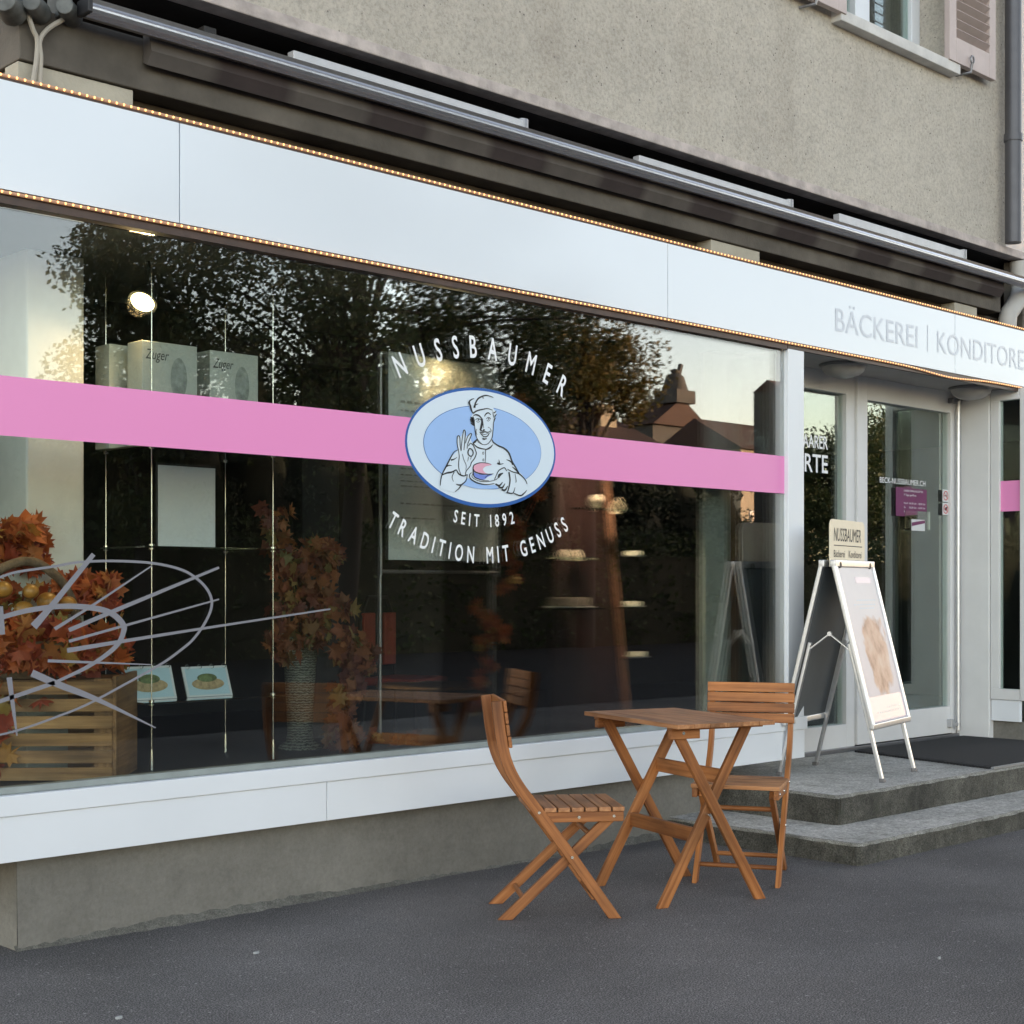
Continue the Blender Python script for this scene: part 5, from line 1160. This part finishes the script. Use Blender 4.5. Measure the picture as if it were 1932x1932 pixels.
def tree(label, base, height, crown, radii, ncl, per, leafsize, mat_n, seed, clr=(.7, 1.3)):
    t_ = thing('street_tree', label, 'tree', base, 0, 'trees across the street'); rr = random.Random(seed); base = Vector(base)
    cs_ = []
    for _ in range(ncl):
        d = Vector((rr.gauss(0, 1), rr.gauss(0, 1), rr.gauss(0, 1))).normalized() * rr.random() ** .4
        cs_.append(Vector(crown) + Vector((d.x * radii[0], d.y * radii[1], d.z * radii[2])))
    top = Vector(crown); m = MB(); m.tube(spline([base - Vector((0, 0, .1)), base + (top - base) * .5 + Vector((.1, 0, 0)), top + Vector((0, 0, radii[2] * .5))], 6), [.22 - .010 * i for i in range(13)], 10); m.build('trunk', 'tree_bark', t_)
    m = MB()
    for c in cs_[::2]:
        s0 = base + (top - base) * rr.uniform(.45, .95); m.tube(spline([s0, (s0 + c) / 2 + Vector((0, 0, .3)), c], 4), [.05 - .0045 * i for i in range(9)], 5)
    m.build('limb', 'tree_bark', t_)
    rad = [(rr.uniform(*clr),) * 2 + (rr.uniform(*clr) * .8,) for _ in cs_]
    leaf_cloud('crown', cs_, rad, [per] * ncl, leafsize, mat_n, t_, seed); return t_
c_ = rp(640, 560, 15.0)
tree('large leafy street tree across the road, mirrored in the shop window', (c_.x, c_.y, 0), 11, (c_.x + .5, c_.y, 6.6), (4.9, 2.6, 4.0), 92, 520, .085, 'leaf', 5)
c_ = rp(1105, 680, 18.0)
tree('golden tree catching the low sun across the road', (c_.x, c_.y, 0), 7, (c_.x, c_.y, c_.z - .3), (1.5, 1.4, 2.1), 34, 420, .09, 'leaf_sunlit', 6, (.5, .9))
c_ = rp(265, 640, 17.0)
tree('slim dark tree at the left end of the opposite pavement', (c_.x, c_.y, 0), 8, (c_.x, c_.y, 5.0), (.95, 1.0, 3.0), 34, 560, .085, 'leaf', 7, (.5, .9))
c_ = rp(1560, 860, 26.0)
tree('round green tree beside the opposite houses', (c_.x, c_.y, 0), 6, (c_.x, c_.y, c_.z - 1.2), (3.2, 2.0, 2.2), 40, 420, .11, 'leaf', 8)
ha, hb_ = rp(-60, 1112, 18.5), rp(1330, 1112, 18.5)
hd = thing('clipped_hedge', 'long dark clipped hedge across the street', 'hedge', ((ha.x + hb_.x) / 2, ha.y, 0))
g_ = np.random.default_rng(4); xs_ = np.arange(ha.x - 3, hb_.x + 22, .5)
leaf_cloud('foliage', [(x, ha.y + g_.normal() * .1, z) for x in xs_ for z in (.4, 1.1, 1.8, 2.3)], [(.5, .45, .55)] * (len(xs_) * 4), [90] * (len(xs_) * 4), .11, 'hedge', hd, 4)
m = MB(); m.box((xs_[0], ha.y - .25, 0), (xs_[-1], ha.y + .2, 2.1)); M['hedge_core'] = simple('hedge_twigs', (.02, .022, .012), .95); m.build('branches', 'hedge_core', hd)
M['wall_dark'] = simple('grey_house_wall', (.09, .082, .074), .85, var=.1, scale=2); M['wall_warm'] = simple('ochre_house_wall', (.50, .40, .28), .85, var=.08, scale=2); M['win_dark'] = simple('dark_pane', (.02, .022, .025), .1)
def house(name, label, x0, x1, y0, y1, zw, zr, wall, gable_x=True, chim=None, cat='house', wins=True, e=.35):
    t_ = thing(name, label, cat, ((x0 + x1) / 2, (y0 + y1) / 2, 0), 0)
    m = MB(); m.box((x0, y0, 0), (x1, y1, zw)); 
    m.build('wall', wall, t_)
    m = MB(); ym = (y0 + y1) / 2; xm = (x0 + x1) / 2
    if gable_x: m.add([(x0 - e, y0 - e, zw), (x1 + e, y0 - e, zw), (x1 + e, y1 + e, zw), (x0 - e, y1 + e, zw), (x0 - e, ym, zr), (x1 + e, ym, zr)], [(0, 1, 5, 4), (2, 3, 4, 5), (1, 2, 5), (3, 0, 4), (3, 2, 1, 0)])
    else: m.add([(x0 - e, y0 - e, zw), (x1 + e, y0 - e, zw), (x1 + e, y1 + e, zw), (x0 - e, y1 + e, zw), (xm, y0 - e, zr), (xm, y1 + e, zr)], [(0, 4, 5, 3), (1, 2, 5, 4), (0, 1, 4), (2, 3, 5), (3, 2, 1, 0)])
    rf = m.build('roof', 'rooftile', t_, smooth=False)
    if chim: m = MB(); m.box((chim[0] - .4, chim[1] - .4, zw), (chim[0] + .4, chim[1] + .4, chim[2])); m.build('chimney', 'wall_warm', rf)
    if wins:
        n = max(2, int((x1 - x0) / 2.4)); fl = max(1, int((zw - .4) / 2.7))
        for f in range(fl):
            for i in range(n):
                cx = x0 + (x1 - x0) * (i + .5) / n; z0 = .9 + f * 2.7; yy = y1
                m = MB(); m.box((cx - .55, yy, z0), (cx + .55, yy + .04, z0 + 1.4)); w_ = m.build('window', 'white_frame', t_); m = MB(); m.box((cx - .47, yy + .041, z0 + .08), (cx + .47, yy + .05, z0 + 1.32)); m.build('pane', 'win_dark', w_)
    return t_, rf
a, b = rp(-260, 800, 24), rp(200, 800, 24)
house('corner_house', 'low dark house across the street at the left', a.x, b.x, a.y - 7, a.y, 3.2, 4.9, 'wall_dark')
a, b = rp(1075, 820, 27), rp(1262, 820, 27); ch = rp(1133, 765, 30)
house('tiled_house', 'house with a red tiled roof and chimney across the street', a.x, b.x + 1, a.y - 8, a.y, a.z - .6, rp(1170, 785, 31).z, 'wall_dark', True, (ch.x, ch.y, ch.z))
a, b = rp(1398, 790, 38), rp(1500, 790, 38)
house('ochre_house', 'ochre house with its front lit by the low sun', a.x, b.x + 3, a.y - 5, a.y, a.z - 1.4, a.z + .2, 'wall_warm')
a, b = rp(1476, 735, 26), rp(1580, 735, 26)
house('tall_house', 'tall grey house standing beside the ochre house', a.x, a.x + 2.6, a.y - 1.2, a.y, a.z, a.z + .4, 'wall_dark', e=.03)
# church gable with a statue on its ridge
a, b = rp(1232, 800, 48), rp(1325, 800, 48); ap = rp(1282, 752, 48)
t_, rf = house('church', 'dark church gable with a statue on its ridge, beyond the roofs', a.x, b.x, a.y - 2, a.y, a.z, ap.z, 'wall_dark', False, None, 'church')
m = MB(); q = Vector(((a.x + b.x) / 2, a.y - .2, ap.z - .3)); hs = rp(1282, 706, 48).z - ap.z
m.box(q + Vector((-.8, -.8, 0)), q + Vector((.8, .8, .7))); m.lathe(q + Vector((0, 0, .7)), [(.75, 0), (.6, hs * .35), (.5, hs * .6), (.32, hs * .7), (.16, hs * .74), (.24, hs * .8), (.24, hs * .86), (.1, hs * .92)], 14); m.bar(q + Vector((.3, 0, .7 + hs * .6)), q + Vector((.5, 0, .9 + hs)), .2, .2)
m.build('statue', 'wall_dark', rf)
# houses added on this side to block the low sun from pavement, hedge and tree
house('sun_block_house', 'pale added sun-blocking house farther along this side of the street', 15.5, 30.0, 1.2, 11, 8.6, 12.0, 'white', True, None, 'house', False)
house('sun_block_house', 'long pale added sun-blocking house with a hipped end, second along this side of the street', 30.6, 41.5, 1.6, 11, 8.2, 11.6, 'wall_warm', True, None, 'house', False)
house('sun_block_house', 'added sun-blocking row of low houses third along this side of the street', 42.0, 75.0, 2.0, 11, 5.0, 6.8, 'wall_dark', True, None, 'house', False)
# dark evergreens behind the hedge
def conifer(px, ytop, d, wd, lab, seed):
    p = rp(px, ytop, d); t_ = thing('conifer_tree', lab, 'tree', (p.x, p.y, 0), 0, 'dark evergreens behind the hedge'); rr = random.Random(seed); h = p.z
    m = MB(); m.lathe((p.x, p.y, 0), [(wd * .55, .3), (wd * .62, h * .25), (wd * .45, h * .6), (wd * .15, h * .88), (.02, h * .96)], 10); m.build('branches', 'hedge_core', t_)
    cs_, rd = [], []
    for k in range(46): z = h * rr.random() ** .8; w_ = wd * (1 - z / h) ** .6; a = rr.uniform(0, 6.28); cs_.append((p.x + w_ * .8 * math.cos(a), p.y + w_ * .8 * math.sin(a), z)); rd.append((.5, .5, .35))
    leaf_cloud('crown', cs_, rd, [190] * len(cs_), .10, 'evergreen', t_, seed, 1.2)
M['evergreen'] = island('evergreen_leaf', [(0, (.012, .02, .010)), (1, (.03, .045, .018))], .7)
for k, (px, yt, d_, wd, lab) in enumerate(((20, 800, 21, 1.6, 'lowest dark evergreen at the far left behind the hedge'), (190, 700, 20, 1.5, 'dark evergreen behind the slim tree'), (330, 600, 21, 1.9, 'tallest dark evergreen behind the hedge'), (470, 640, 21.5, 1.9, 'dark evergreen left of the large street tree trunk'), (610, 615, 21, 2.0, 'dark evergreen directly behind the large street tree'), (750, 640, 21, 2.0, 'dark evergreen right of the large street tree trunk'), (880, 650, 20.5, 2.0, 'dark evergreen beside the golden tree'), (990, 690, 21, 2.0, 'dark evergreen behind the golden tree'), (1090, 820, 21, 2.2, 'short dark evergreen in front of the tiled house'), (1180, 850, 21, 2.2, 'short dark evergreen between the tiled house and the church'), (1270, 850, 21, 2.3, 'short dark evergreen below the church gable'), (1345, 870, 21, 2.2, 'short dark evergreen near the ochre house'))): conifer(px, yt, d_, wd, lab, 40 + k)
for k, (px, yt, d_) in enumerate(((1660, 800, 24.), (1745, 790, 25.), (1830, 780, 26.))):
    c_ = rp(px, yt, d_); tree(['broad green tree far along the opposite pavement, nearest of three', 'broad green tree far along the opposite pavement, middle of three', 'broad green tree far along the opposite pavement, farthest of three'][k], (c_.x, c_.y, 0), 8, (c_.x, c_.y, c_.z - 2.6), (3.6, 2.2, 3.2), 46, 420, .12, 'leaf', 60 + k)
